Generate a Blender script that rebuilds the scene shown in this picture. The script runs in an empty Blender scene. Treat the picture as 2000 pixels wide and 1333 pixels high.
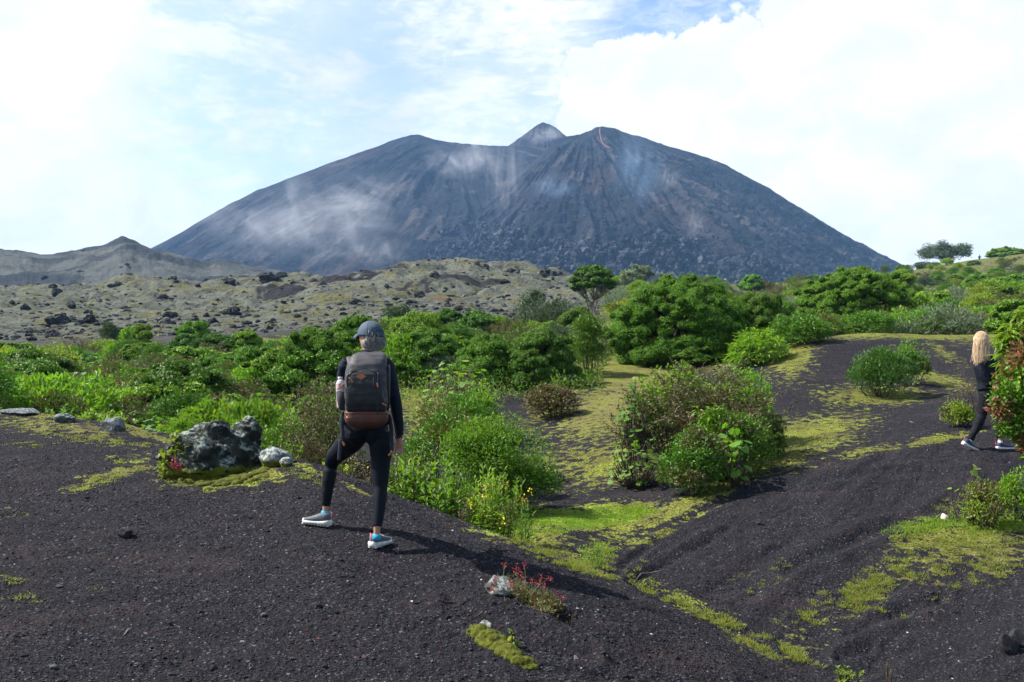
import bpy, math, random
import numpy as np
from mathutils import Vector

scene = bpy.context.scene
COL = scene.collection
R = math.radians

# ------------------------------------------------------------------ camera
F = 1944.0            # focal length in photograph pixels (35 mm on 36 mm, 2000 px wide)
CZ, HV, HU = 1.6, 720.0, 1000.0
cam_d = bpy.data.cameras.new('camera')
cam = bpy.data.objects.new('camera', cam_d); COL.objects.link(cam)
cam_d.lens = 35.0; cam_d.sensor_width = 36.0
cam_d.shift_y = (HV - 666.5) / 2000.0
cam_d.clip_start = 0.05; cam_d.clip_end = 9000
cam.location = (0, 0, CZ); cam.rotation_euler = (R(90), 0, 0)
scene.camera = cam

def W(u, v, Y):
    """point at distance Y seen at photo pixel (u, v)"""
    return np.array([(u - HU) / F * Y, Y, CZ + (HV - v) / F * Y])

# ------------------------------------------------------------------ sun and sky
SUN_EL, SUN_TO = R(47), np.array([-0.94, 0.12])      # towards the sun, in plan
SUN_TO = SUN_TO / np.linalg.norm(SUN_TO)
sun_d = bpy.data.lights.new('sun', 'SUN'); sun_d.energy = 5.0; sun_d.angle = R(0.5)
sun_d.color = (1.0, 0.955, 0.88)
sun = bpy.data.objects.new('sun', sun_d); COL.objects.link(sun)
sv = Vector((SUN_TO[0]*math.cos(SUN_EL), SUN_TO[1]*math.cos(SUN_EL), math.sin(SUN_EL)))
sun.rotation_euler = sv.to_track_quat('Z', 'Y').to_euler()
sun.location = (-20, 0, 40)

world = bpy.data.worlds.new('World'); scene.world = world; world.use_nodes = True

class NT:
    """tiny node-tree helper"""
    def __init__(s, tree): s.t = tree; tree.nodes.clear()
    def n(s, typ, **kw):
        nd = s.t.nodes.new(typ)
        for k, v in kw.items():
            if k.startswith('i_'):
                key = k[2:]
                nd.inputs[int(key) if key.isdigit() else key.replace('_', ' ')].default_value = v
            else: setattr(nd, k, v)
        return nd
    def l(s, a, b): s.t.links.new(a, b)
    def put(s, sock, val):
        if isinstance(val, bpy.types.NodeSocket): s.l(val, sock)
        else: sock.default_value = val
    def math(s, op, a, b=0.0, c=None, clamp=False):
        nd = s.n('ShaderNodeMath', operation=op, use_clamp=clamp)
        s.put(nd.inputs[0], a); s.put(nd.inputs[1], b)
        if c is not None: s.put(nd.inputs[2], c)
        return nd.outputs[0]
    def mix(s, f, a, b, typ='MIX'):
        nd = s.n('ShaderNodeMix', data_type='RGBA', blend_type=typ)
        s.put(nd.inputs[0], f)
        for k, val in ((6, a), (7, b)):
            if isinstance(val, tuple) and len(val) == 3: val = val + (1,)
            s.put(nd.inputs[k], val)
        return nd.outputs[2]
    def ramp(s, fac, a, b, lo=0.0, hi=1.0, smooth=True):
        nd = s.n('ShaderNodeMapRange', interpolation_type='SMOOTHSTEP' if smooth else 'LINEAR')
        s.put(nd.inputs[0], fac); nd.inputs[1].default_value = a; nd.inputs[2].default_value = b
        nd.inputs[3].default_value = lo; nd.inputs[4].default_value = hi
        return nd.outputs[0]
    def noise(s, vec, scale, detail=4, rough=0.55, dist=0.0, out=0):
        nd = s.n('ShaderNodeTexNoise')
        if vec is not None: s.l(vec, nd.inputs['Vector'])
        nd.inputs['Scale'].default_value = scale; nd.inputs['Detail'].default_value = detail
        nd.inputs['Roughness'].default_value = rough; nd.inputs['Distortion'].default_value = dist
        return nd.outputs[out]
    def mapping(s, vec, scale=(1,1,1), rot=(0,0,0), loc=(0,0,0)):
        nd = s.n('ShaderNodeMapping'); s.l(vec, nd.inputs[0])
        nd.inputs['Scale'].default_value = scale; nd.inputs['Rotation'].default_value = rot
        nd.inputs['Location'].default_value = loc
        return nd.outputs[0]

# sky: physical daylight sky with procedural cloud cover, laid out by direction
T = NT(world.node_tree)
sky = T.n('ShaderNodeTexSky', sky_type='NISHITA', sun_disc=False)
sky.sun_elevation = SUN_EL; sky.sun_rotation = math.atan2(SUN_TO[0], SUN_TO[1])
sky.air_density = 1.0; sky.dust_density = 1.6; sky.altitude = 200
geo = T.n('ShaderNodeTexCoord').outputs['Generated']
def wdir(u, v):
    d = np.array([(u-HU)/F, 1.0, (HV-v)/F]); return tuple(d/np.linalg.norm(d))
warp = T.n('ShaderNodeVectorMath', operation='MULTIPLY_ADD')
nz1 = T.noise(geo, 9.0, 6, 0.62, out=1)
sub = T.n('ShaderNodeVectorMath', operation='SUBTRACT'); T.l(nz1, sub.inputs[0]); sub.inputs[1].default_value = (0.5,)*3
T.l(sub.outputs[0], warp.inputs[0]); warp.inputs[1].default_value = (0.17,)*3; T.l(geo, warp.inputs[2])
warp2 = T.n('ShaderNodeVectorMath', operation='MULTIPLY_ADD')
nz2 = T.noise(geo, 34.0, 5, 0.6, out=1)
sub2 = T.n('ShaderNodeVectorMath', operation='SUBTRACT'); T.l(nz2, sub2.inputs[0]); sub2.inputs[1].default_value = (0.5,)*3
T.l(sub2.outputs[0], warp2.inputs[0]); warp2.inputs[1].default_value = (0.035,)*3; T.l(warp.outputs[0], warp2.inputs[2])
def blob_mask(blobs, vec):
    acc = None
    for (u, v, r, soft) in blobs:
        d = T.n('ShaderNodeVectorMath', operation='DISTANCE'); T.l(vec, d.inputs[0]); d.inputs[1].default_value = wdir(u, v)
        m = T.ramp(d.outputs['Value'], (r+soft)/F, max(r-soft, 0)/F)
        acc = m if acc is None else T.math('MAXIMUM', acc, m)
    return acc
cum = blob_mask([(1240,190,120,10),(1180,240,95,12),(1340,260,150,10),(1420,230,150,10),(1640,170,195,10),(1560,60,95,10),
                 (1850,100,260,12),(1700,420,300,30),(2100,330,330,30),(2450,200,420,40),(1560,330,180,20),(1290,330,150,20)], warp2.outputs[0])
lft = blob_mask([(60,120,220,90),(-200,300,380,90),(130,420,190,90),(200,20,90,60),(-500,100,500,90),(330,460,100,70)], warp2.outputs[0])
strat = T.noise(T.mapping(geo, (1.6, 1.0, 4.2), (0, R(24), 0)), 4.2, 9, 0.63, 0.5)
wisp = T.noise(T.mapping(geo, (2.0, 1.5, 5.5), (0, R(30), 0)), 19.0, 6, 0.6, 0.8)
midc = T.math('ADD', T.math('MULTIPLY', strat, 0.72), T.math('MULTIPLY', wisp, 0.28))
midm = T.ramp(midc, 0.43, 0.60, 0.42, 0.97)
blue_gap = blob_mask([(420,150,170,110),(450,350,150,90),(760,60,120,90),(1340,30,120,40),(520,250,120,80)], warp.outputs[0])
midm = T.math('SUBTRACT', midm, T.math('MULTIPLY', blue_gap, 0.16), clamp=True)
gap2 = blob_mask([(1350,25,105,45)], warp.outputs[0])
midm = T.math('SUBTRACT', midm, T.math('MULTIPLY', gap2, 0.30), clamp=True)
cover = T.math('MAXIMUM', T.math('MAXIMUM', midm, T.math('MULTIPLY', lft, 0.97)), cum)
shade = T.noise(T.mapping(geo, (1, 1, 1.6)), 7.0, 7, 0.6)
cloud_col = T.mix(T.ramp(shade, 0.32, 0.62), (0.40, 0.430, 0.485), (0.56, 0.56, 0.565))
skyb = T.n('ShaderNodeVectorMath', operation='SCALE'); T.l(sky.outputs[0], skyb.inputs[0]); skyb.inputs['Scale'].default_value = 0.11
above = T.n('ShaderNodeSeparateXYZ'); T.l(geo, above.inputs[0])
cover = T.math('MULTIPLY', cover, T.ramp(above.outputs[2], -0.12, 0.0))
# the bank of cloud stands ahead, over the mountain; unseen cover behind the viewer is thinned to lessen fill light
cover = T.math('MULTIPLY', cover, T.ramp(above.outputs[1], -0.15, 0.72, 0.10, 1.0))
cloud_col = T.mix(T.math('MULTIPLY', T.math('MAXIMUM', cum, T.math('MULTIPLY', lft, .8)), .85), cloud_col, T.mix(T.ramp(T.noise(T.mapping(geo, (1, 1, 1.5)), 13, 6, .6, .4), .36, .62), (.47, .48, .50), (.57, .57, .57)))
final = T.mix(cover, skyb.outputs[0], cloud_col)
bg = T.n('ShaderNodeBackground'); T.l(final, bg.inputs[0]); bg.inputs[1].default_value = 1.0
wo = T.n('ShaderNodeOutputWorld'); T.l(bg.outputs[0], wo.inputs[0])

scene.view_settings.view_transform = 'Standard'
scene.view_settings.look = 'None'
scene.view_settings.exposure = 1.12
scene.view_settings.gamma = 1.0
scene.render.engine = 'CYCLES'
cy = scene.cycles
cy.use_denoising = True
cy.max_bounces = 6; cy.diffuse_bounces = 3; cy.glossy_bounces = 2; cy.transmission_bounces = 4
cy.volume_bounces = 1; cy.transparent_max_bounces = 8
cy.use_adaptive_sampling = True; cy.adaptive_threshold = 0.02
cy.sample_clamp_indirect = 6
cy.volume_max_steps = 64

# ------------------------------------------------------------------ helpers
def tag(o, label=None, cat=None, group=None, kind=None):
    if label: o['label'] = label
    if cat: o['category'] = cat
    if group: o['group'] = group
    if kind: o['kind'] = kind
    return o

def empty(name, loc, rz=0.0):
    o = bpy.data.objects.new(name, None); COL.objects.link(o)
    o.location = tuple(loc); o.rotation_euler = (0, 0, rz); o.empty_display_size = 0.2
    return o

def H2(ix, iy, seed):
    n = (ix.astype(np.int64)*374761393 + iy.astype(np.int64)*668265263 + seed*974634777) & 0x7fffffff
    n = ((n ^ (n >> 13)) * 1274126177) & 0x7fffffff
    n = n ^ (n >> 16)
    return (n & 0xffff) / 65535.0

def vnoise(x, y, seed=0):
    """smooth value noise, -1..1"""
    xi = np.floor(x); yi = np.floor(y); fx = x-xi; fy = y-yi
    fx = fx*fx*fx*(fx*(fx*6-15)+10); fy = fy*fy*fy*(fy*(fy*6-15)+10)
    a = H2(xi, yi, seed); b = H2(xi+1, yi, seed); c = H2(xi, yi+1, seed); d = H2(xi+1, yi+1, seed)
    return ((a*(1-fx)+b*fx)*(1-fy) + (c*(1-fx)+d*fx)*fy)*2-1

def fbm(x, y, scale, octv=4, seed=0, rough=0.5, ridged=False, rot=0.6):
    out = np.zeros_like(x, dtype=float); amp = 1.0; tot = 0
    c, s = math.cos(rot), math.sin(rot)
    x = x/scale; y = y/scale
    for o in range(octv):
        n = vnoise(x+17.3*o, y-9.1*o, seed+o*7)
        if ridged: n = 1-2*np.abs(n)
        out += n*amp; tot += amp; amp *= rough
        x, y = (c*x-s*y)*2.03, (s*x+c*y)*2.03
    return out/tot

def n3(P, scale, seed=0, octv=3):
    """cheap 3-D noise from three planes"""
    return (fbm(P[:,0]+.37*P[:,2], P[:,1]-.21*P[:,2], scale, octv, seed) + fbm(P[:,1]+.3*P[:,0], P[:,2], scale, octv, seed+31)
            + fbm(P[:,2]-.3*P[:,1], P[:,0], scale, octv, seed+57))/1.7

def raw_mesh(name, V, Fs, mi=None, smooth=False):
    """Fs: list of int arrays (n,3) or (n,4)"""
    me = bpy.data.meshes.new(name)
    V = np.asarray(V, dtype=np.float32)
    me.vertices.add(len(V)); me.vertices.foreach_set('co', V.ravel())
    Fs = [np.asarray(f, dtype=np.int32) for f in Fs if len(f)]
    idx = np.concatenate([f.ravel() for f in Fs]); tot = np.concatenate([np.full(len(f), f.shape[1], dtype=np.int32) for f in Fs])
    start = np.concatenate([[0], np.cumsum(tot)[:-1]]).astype(np.int32)
    me.loops.add(len(idx)); me.loops.foreach_set('vertex_index', idx)
    me.polygons.add(len(tot)); me.polygons.foreach_set('loop_start', start)
    try: me.polygons.foreach_set('loop_total', tot)
    except Exception: pass
    if mi is not None: me.polygons.foreach_set('material_index', np.asarray(mi, dtype=np.int32))
    me.polygons.foreach_set('use_smooth', np.full(len(tot), bool(smooth)))
    me.update(calc_edges=True)
    return me

def norm(a): return a / np.maximum(np.linalg.norm(a, axis=-1, keepdims=True), 1e-9)

class G:
    """collects geometry for ONE mesh object"""
    def __init__(s): s.V = []; s.F = []; s.M = []; s.n = 0
    def add(s, V, Fc, m=0):
        V = np.asarray(V, float); Fc = np.asarray(Fc, dtype=int)
        s.V.append(V); s.F.append(Fc + s.n)
        s.M.append(np.full(len(Fc), m) if np.isscalar(m) else np.asarray(m)); s.n += len(V)
        return s
    def tube(s, pts, rad, n=6, m=0, side=None, cap=True):
        """rad: list of r or (ra, rb); ra is measured along 'side'"""
        P = np.asarray(pts, float); k = len(P)
        rad = [(r, r) if np.isscalar(r) else r for r in rad]
        Tn = np.zeros_like(P); Tn[1:-1] = P[2:]-P[:-2]; Tn[0] = P[1]-P[0]; Tn[-1] = P[-1]-P[-2]; Tn = norm(Tn)
        ref = np.array(side if side is not None else ((0, 0, 1) if abs(Tn[0][2]) < .9 else (1, 0, 0)), float)
        V = []; a = np.linspace(0, 2*np.pi, n, endpoint=False)
        for i in range(k):
            A = ref - Tn[i]*np.dot(ref, Tn[i]); A = A/(np.linalg.norm(A)+1e-9); B = np.cross(Tn[i], A)
            V.append(P[i] + np.outer(np.cos(a)*rad[i][0], A) + np.outer(np.sin(a)*rad[i][1], B))
        V = np.concatenate(V); q = []
        for i in range(k-1):
            for j in range(n):
                j2 = (j+1) % n; q.append((i*n+j, i*n+j2, (i+1)*n+j2, (i+1)*n+j))
        s.add(V, q, m)
        if cap:
            off = s.n
            s.add([P[0], P[-1]], np.zeros((0, 3)), m)
            t = [(off, off-len(V)+(j+1) % n, off-len(V)+j) for j in range(n)] + [(off+1, off-n+j, off-n+(j+1) % n) for j in range(n)]
            s.F.append(np.array(t)); s.M.append(np.full(len(t), m))
        return s
    def ring_loft(s, rings, m=0, cap=True):
        """rings: list of (n,3) arrays"""
        n = len(rings[0]); V = np.concatenate(rings); q = []
        for i in range(len(rings)-1):
            for j in range(n):
                j2 = (j+1) % n; q.append((i*n+j, i*n+j2, (i+1)*n+j2, (i+1)*n+j))
        s.add(V, q, m)
        if cap:
            off = s.n; b = off-len(V)
            s.add([rings[0].mean(0), rings[-1].mean(0)], np.zeros((0, 3)), m)
            t = [(off, b+(j+1) % n, b+j) for j in range(n)] + [(off+1, off-n+j, off-n+(j+1) % n) for j in range(n)]
            s.F.append(np.array(t)); s.M.append(np.full(len(t), m))
        return s
    def ball(s, c, r, m=0, nu=12, nv=8, fn=None):
        r = np.array((r, r, r) if np.isscalar(r) else r, float); rings = []
        for i in range(1, nv):
            t = math.pi*i/nv; a = np.linspace(0, 2*np.pi, nu, endpoint=False)
            D = np.stack([np.cos(a)*math.sin(t), np.sin(a)*math.sin(t), np.full(nu, math.cos(t))], 1)
            if fn is not None: D = fn(D)
            rings.append(np.asarray(c) + D*r)
        V = np.concatenate(rings); q = []
        for i in range(nv-2):
            for j in range(nu):
                j2 = (j+1) % nu; q.append((i*nu+j, (i+1)*nu+j, (i+1)*nu+j2, i*nu+j2))
        s.add(V, q, m)
        D = np.array([[0, 0, 1.], [0, 0, -1.]])
        if fn is not None: D = fn(D)
        off = s.n; b = off-len(V); s.add(np.asarray(c)+D*r, np.zeros((0, 3)), m)
        t = [(off, b+j, b+(j+1) % nu) for j in range(nu)] + [(off+1, off-nu+(j+1) % nu, off-nu+j) for j in range(nu)]
        s.F.append(np.array(t)); s.M.append(np.full(len(t), m))
        return s
    def box(s, c, h, m=0, rot=None):
        P = np.array([(x, y, z) for x in (-1, 1) for y in (-1, 1) for z in (-1, 1)], float)*np.asarray(h)
        if rot is not None: P = P @ np.asarray(rot).T
        s.add(P+np.asarray(c), [(0, 1, 3, 2), (4, 6, 7, 5), (0, 4, 5, 1), (2, 3, 7, 6), (0, 2, 6, 4), (1, 5, 7, 3)], m)
        return s
    def leaves(s, C, D, N, L, Wd, m=0):
        """rhombic leaves: base C, axis D, face normal N"""
        n = len(C)
        if n == 0: return s
        D = norm(D); S = norm(np.cross(D, N)); L = np.broadcast_to(L, (n,))[:, None]; Wd = np.broadcast_to(Wd, (n,))[:, None]
        Nn = np.cross(S, D)
        V = np.stack([C, C+D*L*.5+S*Wd*.5+Nn*Wd*.12, C+D*L-Nn*L*.08, C+D*L*.5-S*Wd*.5+Nn*Wd*.12], 1).reshape(-1, 3)
        s.add(V, np.arange(4*n).reshape(-1, 4), m)
        return s
    def build(s, name, mats, parent=None, loc=(0, 0, 0), smooth=False, link=True):
        V = np.concatenate(s.V)-np.asarray(loc, float)
        f3 = [f for f in s.F if len(f) and f.shape[1] == 3]; f4 = [f for f in s.F if len(f) and f.shape[1] == 4]
        m3 = [m for f, m in zip(s.F, s.M) if len(f) and f.shape[1] == 3]; m4 = [m for f, m in zip(s.F, s.M) if len(f) and f.shape[1] == 4]
        Fs = []; mi = []
        if f4: Fs.append(np.concatenate(f4)); mi.append(np.concatenate(m4))
        if f3: Fs.append(np.concatenate(f3)); mi.append(np.concatenate(m3))
        me = raw_mesh(name, V, Fs, np.concatenate(mi), smooth)
        for mt in (mats if isinstance(mats, (list, tuple)) else [mats]): me.materials.append(mt)
        if not link: return me
        o = bpy.data.objects.new(name, me); COL.objects.link(o)
        if parent is not None: o.parent = parent
        else: o.location = tuple(loc)
        return o

def remesh(g, voxel, smooth=4, fac=0.5):
    """fuse overlapping shells of g into one continuous surface"""
    tmp = g.build('tmp', [], None)
    md = tmp.modifiers.new('r', 'REMESH'); md.mode = 'VOXEL'; md.voxel_size = voxel
    sm = tmp.modifiers.new('s', 'SMOOTH'); sm.factor = fac; sm.iterations = smooth
    dg = bpy.context.evaluated_depsgraph_get()
    me = bpy.data.meshes.new_from_object(tmp.evaluated_get(dg))
    old = tmp.data; bpy.data.objects.remove(tmp); bpy.data.meshes.remove(old)
    me.polygons.foreach_set('use_smooth', np.full(len(me.polygons), True))
    return me

def place_mesh(name, me, mats, parent=None, loc=(0, 0, 0)):
    V = np.empty(len(me.vertices)*3, dtype=np.float32); me.vertices.foreach_get('co', V)
    me.vertices.foreach_set('co', (V.reshape(-1, 3)-np.asarray(loc, dtype=np.float32)).ravel())
    me.materials.clear()
    for mt in (mats if isinstance(mats, (list, tuple)) else [mats]): me.materials.append(mt)
    me.name = name; me.update()
    o = bpy.data.objects.new(name, me); COL.objects.link(o)
    if parent is not None: o.parent = parent
    else: o.location = tuple(loc)
    return o

# ------------------------------------------------------------------ materials
def new_mat(name):
    m = bpy.data.materials.new(name); m.use_nodes = True
    return m, NT(m.node_tree)

def out(T, bsdf, disp=None):
    o = T.n('ShaderNodeOutputMaterial'); T.l(bsdf, o.inputs[0])

def princ(T, col, rough=0.7, normal=None, spec=0.3, sheen=0.0, metal=0.0):
    b = T.n('ShaderNodeBsdfPrincipled')
    if isinstance(col, tuple): col = col + (1,) if len(col) == 3 else col
    T.put(b.inputs['Base Color'], col); T.put(b.inputs['Roughness'], rough)
    b.inputs['Specular IOR Level'].default_value = spec; b.inputs['Metallic'].default_value = metal
    if sheen: b.inputs['Sheen Weight'].default_value = sheen
    if normal is not None: T.l(normal, b.inputs['Normal'])
    return b.outputs[0]

def bump(T, h, strength=0.5, dist=0.01, nrm=None):
    b = T.n('ShaderNodeBump'); T.l(h, b.inputs['Height']); b.inputs['Strength'].default_value = strength
    b.inputs['Distance'].default_value = dist
    if nrm is not None: T.l(nrm, b.inputs['Normal'])
    return b.outputs[0]

def simple(name, c1, c2=None, scale=20.0, rough=0.7, bs=0.3, bd=0.003, spec=0.3, sheen=0.0, stretch=(1, 1, 1)):
    m, T = new_mat(name); co = T.n('ShaderNodeTexCoord').outputs['Object']; co = T.mapping(co, stretch)
    nz = T.noise(co, scale, 5, 0.6)
    col = T.mix(T.ramp(nz, .35, .65), c1, c2 if c2 else tuple(x*.75 for x in c1))
    out(T, princ(T, col, rough, bump(T, T.noise(co, scale*4, 3), bs, bd), spec, sheen)); return m

def leafmat(name, c1, c2, c3=None, p3=0.0, trans=0.3, rough=0.5):
    """each leaf takes its own tone between c1 and c2; a share p3 of leaves is c3"""
    m, T = new_mat(name)
    r = T.n('ShaderNodeNewGeometry').outputs['Random Per Island']
    orr = T.n('ShaderNodeObjectInfo').outputs['Random']
    col = T.mix(r, c1, c2)
    r2 = T.math('FRACT', T.math('MULTIPLY', r, 37.7))
    if c3: col = T.mix(T.math('LESS_THAN', r2, p3), col, c3)
    hs = T.n('ShaderNodeHueSaturation'); T.l(col, hs.inputs['Color'])
    T.put(hs.inputs['Hue'], T.ramp(orr, 0, 1, .482, .516, False)); T.put(hs.inputs['Value'], T.ramp(T.math('FRACT', T.math('MULTIPLY', orr, 13.3)), 0, 1, .8, 1.2, False))
    b = princ(T, hs.outputs[0], rough, None, 0.25)
    tr = T.n('ShaderNodeBsdfTranslucent'); 
    g = T.n('ShaderNodeMix', data_type='RGBA', blend_type='MULTIPLY'); g.inputs[0].default_value = 1; T.l(hs.outputs[0], g.inputs[6]); g.inputs[7].default_value = (1.5, 1.7, .6, 1)
    T.l(g.outputs[2], tr.inputs[0])
    mx = T.n('ShaderNodeMixShader'); mx.inputs[0].default_value = trans; T.l(b, mx.inputs[1]); T.l(tr.outputs[0], mx.inputs[2])
    out(T, mx.outputs[0]); return m
# ------------------------------------------------------------------ ground sheet
def vz(v, Y): return CZ + (HV - v)/F*Y
UG = np.concatenate([np.linspace(-2600, -200, 60, endpoint=False), np.linspace(-200, 2200, 900, endpoint=False), np.linspace(2200, 4600, 61)])
def row(pts, sm=30.0, z=False):
    """pts: (u, Y, v) -> Y(u), z(u)"""
    pts = np.array(pts, float); Yp = pts[:, 1]; Zp = pts[:, 2] if z else vz(pts[:, 2], Yp)
    Y = np.interp(UG, pts[:, 0], Yp); Z = np.interp(UG, pts[:, 0], Zp)
    fine = np.arange(-2700, 4700, 5.0); k = np.exp(-0.5*(np.arange(-120, 121)*5.0/sm)**2); k /= k.sum()
    def sm_(a): 
        f = np.interp(fine, pts[:, 0], a); f = np.pad(f, 120, mode='edge'); return np.interp(UG, fine, np.convolve(f, k, 'valid'))
    return sm_(Yp), sm_(Zp)
rows = [
 (row([(-2600,-14,-.1),(4600,-14,-.5)], z=True), 8),
 (row([(-2600,1,.05),(1000,1,0),(4600,1,-.3)], z=True), 10),
 (row([(-2600,3.2,.3),(0,3.2,.06),(1000,3.2,.0),(1600,3.2,-.18),(2200,3.1,-.34),(4600,3.1,-.5)], z=True), 60),
 (row([(-2600,7,.6),(-300,6.0,.28),(0,5.6,.16),(500,5.4,.09),(1000,4.9,.02),(1300,4.8,-.11),(1600,4.5,-.30),(1900,4.2,-.40),(2200,3.9,-.43),(4600,3.6,-.5)], z=True), 150),
 (row([(-2600,13,.8),(-300,10.6,.60),(0,9.8,.47),(250,9.2,.43),(420,8.9,.42),(640,7.75,.388),(740,7.3,.255),(850,7.0,.2),(1000,6.8,.13),(1150,6.6,.01),(1300,6.2,-.12),(1600,5.5,-.42),(1900,4.9,-.54),(2200,4.5,-.52),(4600,4.5,-.7)], z=True), 110),
 (row([(-2600,22,760),(-300,16.2,795),(0,15,803),(150,14.2,813),(300,13,845),(450,11.5,870),(600,10,905),(700,9.4,938),(800,8.9,982),(900,8.4,1019),(1000,8.1,1053),(1120,7.8,1108),(1230,7.5,1163),(1400,7.0,1244),(1560,6.4,1335),(1750,5.9,1440),(1900,5.4,1515),(2000,5.2,1552),(2200,5.0,1600),(4600,5,1700)], 18), 24),
 (row([(-2600,26,.9),(-300,20,.45),(0,18.5,.3),(250,17,.15),(450,15,-.1),(600,13.2,-.25),(740,11.8,-.3),(850,10.8,-.28),(950,10.2,-.22),(1050,9.8,-.15),(1100,9.5,-.15),(1200,9.0,-.29),(1300,8.6,-.40),(1450,7.95,-.53),(1600,7.3,-.63),(1750,6.7,-.69),(1900,6.1,-.71),(2000,5.8,-.72),(2200,5.5,-.72),(4600,5.4,-.9)], 22, z=True), 150),
 (row([(-2600,30,1.2),(-300,23,.6),(0,21,.45),(250,19.5,.3),(450,17.5,.05),(740,14.3,-.22),(900,13.8,-.2),(1100,13.4,-.16),(1300,12.2,-.13),(1450,12.8,.05),(1600,13.6,.31),(1750,14.3,.51),(1900,15,.66),(2000,15.4,.72),(2400,16,1.2),(4600,18,3)], 40, z=True), 50),
 (row([(-2600,36,1.6),(-300,27,.8),(0,25,.65),(450,20,.25),(740,16.5,.05),(900,16.4,.1),(1050,17,.2),(1200,17.2,.5),(1450,16.0,.42),(1600,17,.64),(1750,18.5,.93),(1900,19.5,1.2),(2000,20,1.4),(2400,21,2.2),(4600,24,4)], 40, z=True), 60),
 (row([(-2600,50,2.5),(-300,34,1.0),(0,32,.85),(200,30,.8),(450,26,.6),(600,24,.9),(740,22.5,1.0),(900,23,1.0),(1000,24,1.15),(1100,25,1.4),(1200,26.5,1.66),(1350,26,1.62),(1450,24.5,1.7),(1550,25,2.1),(1600,26,2.34),(1750,28,2.54),(1900,28,2.5),(2000,28,2.65),(2400,30,3.2),(4600,36,6)], 30, z=True), 30),
 (row([(-2600,60,3),(-300,42,1.7),(0,40,1.5),(450,36,1.3),(740,34,2.0),(1000,34,2.1),(1200,34,2.3),(1400,33,2.3),(1600,33,2.4),(1900,34,2.6),(2400,36,3.5),(4600,50,8)], 40, z=True), 40),
 (row([(-2600,70,640),(0,55,688),(240,58,668),(450,60,658),(600,60,642),(740,58,640),(900,55,640),(1100,52,640),(1300,52,632),(1600,52,625),(1750,54,620),(1900,55,612),(2000,56,600),(2400,60,570),(4600,80,560)], 40), 90),
 (row([(-2600,130,560),(0,110,600),(240,110,600),(450,108,596),(600,105,588),(740,105,580),(900,105,570),(1000,100,572),(1100,95,577),(1300,92,583),(1450,92,587),(1600,92,585),(1750,100,570),(1900,115,560),(2000,118,550),(2400,130,510),(4600,150,500)], 40), 90),
 (row([(-2600,170,540),(-200,170,566),(0,170,572),(240,170,560),(450,170,552),(560,168,546),(650,168,550),(740,168,543),(820,170,532),(900,170,519),(960,170,522),(1000,170,528),(1080,165,542),(1140,165,556),(1200,165,566),(1300,170,572),(1450,180,572),(1550,190,566),(1600,195,560),(1700,205,551),(1800,215,541),(1880,220,523),(1913,220,518),(2000,220,508),(2400,230,470),(4600,250,460)], 16), 26),
 (row([(-2600,240,10),(0,235,13.5),(450,230,14),(650,225,13),(900,235,13),(1200,230,12),(1600,260,11),(1900,280,14),(4600,320,20)], 40, z=True), 60),
 (row([(-2600,480,500),(-400,480,495),(0,480,503),(60,480,503),(95,480,508),(150,480,500),(200,480,490),(222,480,480),(241,480,472),(262,480,481),(290,480,492),(330,480,502),(400,480,519),(430,480,513),(480,480,527),(560,480,541),(640,480,550),(740,480,566),(1000,480,572),(1750,480,560),(2000,480,560),(4600,480,560)], 7), 30),
 (row([(-2600,640,40),(0,640,38),(1000,640,35),(4600,640,40)], z=True), 20),
 (row([(-2600,2600,60),(4600,2600,60)], z=True), 1)]
Yk = np.array([r[0][0] for r in rows]); Zk = np.array([r[0][1] for r in rows])
def pchip_slopes(X, Yv):
    h = np.diff(X, axis=0); d = np.diff(Yv, axis=0)/h; m = np.zeros_like(Yv)
    w1 = 2*h[1:]+h[:-1]; w2 = h[1:]+2*h[:-1]
    ok = d[1:]*d[:-1] > 0
    with np.errstate(all='ignore'):
        mm = (w1+w2)/(w1/d[:-1]+w2/d[1:])
    m[1:-1] = np.where(ok, mm, 0); m[0] = d[0]; m[-1] = d[-1]
    return m
mk = pchip_slopes(Yk, Zk)
gY = []; gZ = []
for k in range(len(rows)-1):
    n = rows[k][1]
    a, b = Yk[k], Yk[k+1]
    for i in range(n):
        t = i/n
        if a.min() > 20: Y = a*(b/a)**t
        else: Y = a + (b-a)*t
        s = (Y-a)/(b-a); h = b-a
        gY.append(Y); gZ.append((2*s**3-3*s**2+1)*Zk[k] + (s**3-2*s**2+s)*h*mk[k] + (-2*s**3+3*s**2)*Zk[k+1] + (s**3-s**2)*h*mk[k+1])
gY.append(Yk[-1]); gZ.append(Zk[-1])
gY = np.array(gY); gZ = np.array(gZ); UU = np.broadcast_to(UG, gY.shape)
gX = (UU-HU)/F*np.maximum(gY, 3.0)
# relief
sm = lambda a, lo, hi: np.clip((a-lo)/(hi-lo), 0, 1)**2*(3-2*np.clip((a-lo)/(hi-lo), 0, 1))
near = 1-sm(gY, 20, 45)
VV = HV-(gZ-CZ)*F/np.maximum(gY, 3)
z = gZ.copy()
z += .030*near*fbm(gX, gY, 1.1, 3, 3)*sm(np.abs(gY), 2, 5)
vf = 1-sm(gY, 12, 24)
z += vf*(.018*fbm(gX+.3*gY, gY*2.0-.5*gX, .22, 3, 5) + .010*fbm(gX, gY*1.3, .05, 3, 9, .65, ridged=True) + .005*np.maximum(0, fbm(gX, gY, .10, 2, 19)-.3)/.7*2)
slope_r = sm(UU, 1150, 1450)*sm(gY, 6, 7.5)*(1-sm(gY, 14, 17))
z += slope_r*(.065*fbm(gX*.78-gY*.62+.12*fbm(gX, gY, 1.5, 2, 13), (gX*.62+gY*.78)*.12, .55, 4, 11, .55, rot=0) + .018*fbm(gX*.78-gY*.62, (gX*.62+gY*.78)*.2, .17, 2, 12, rot=0))
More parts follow.
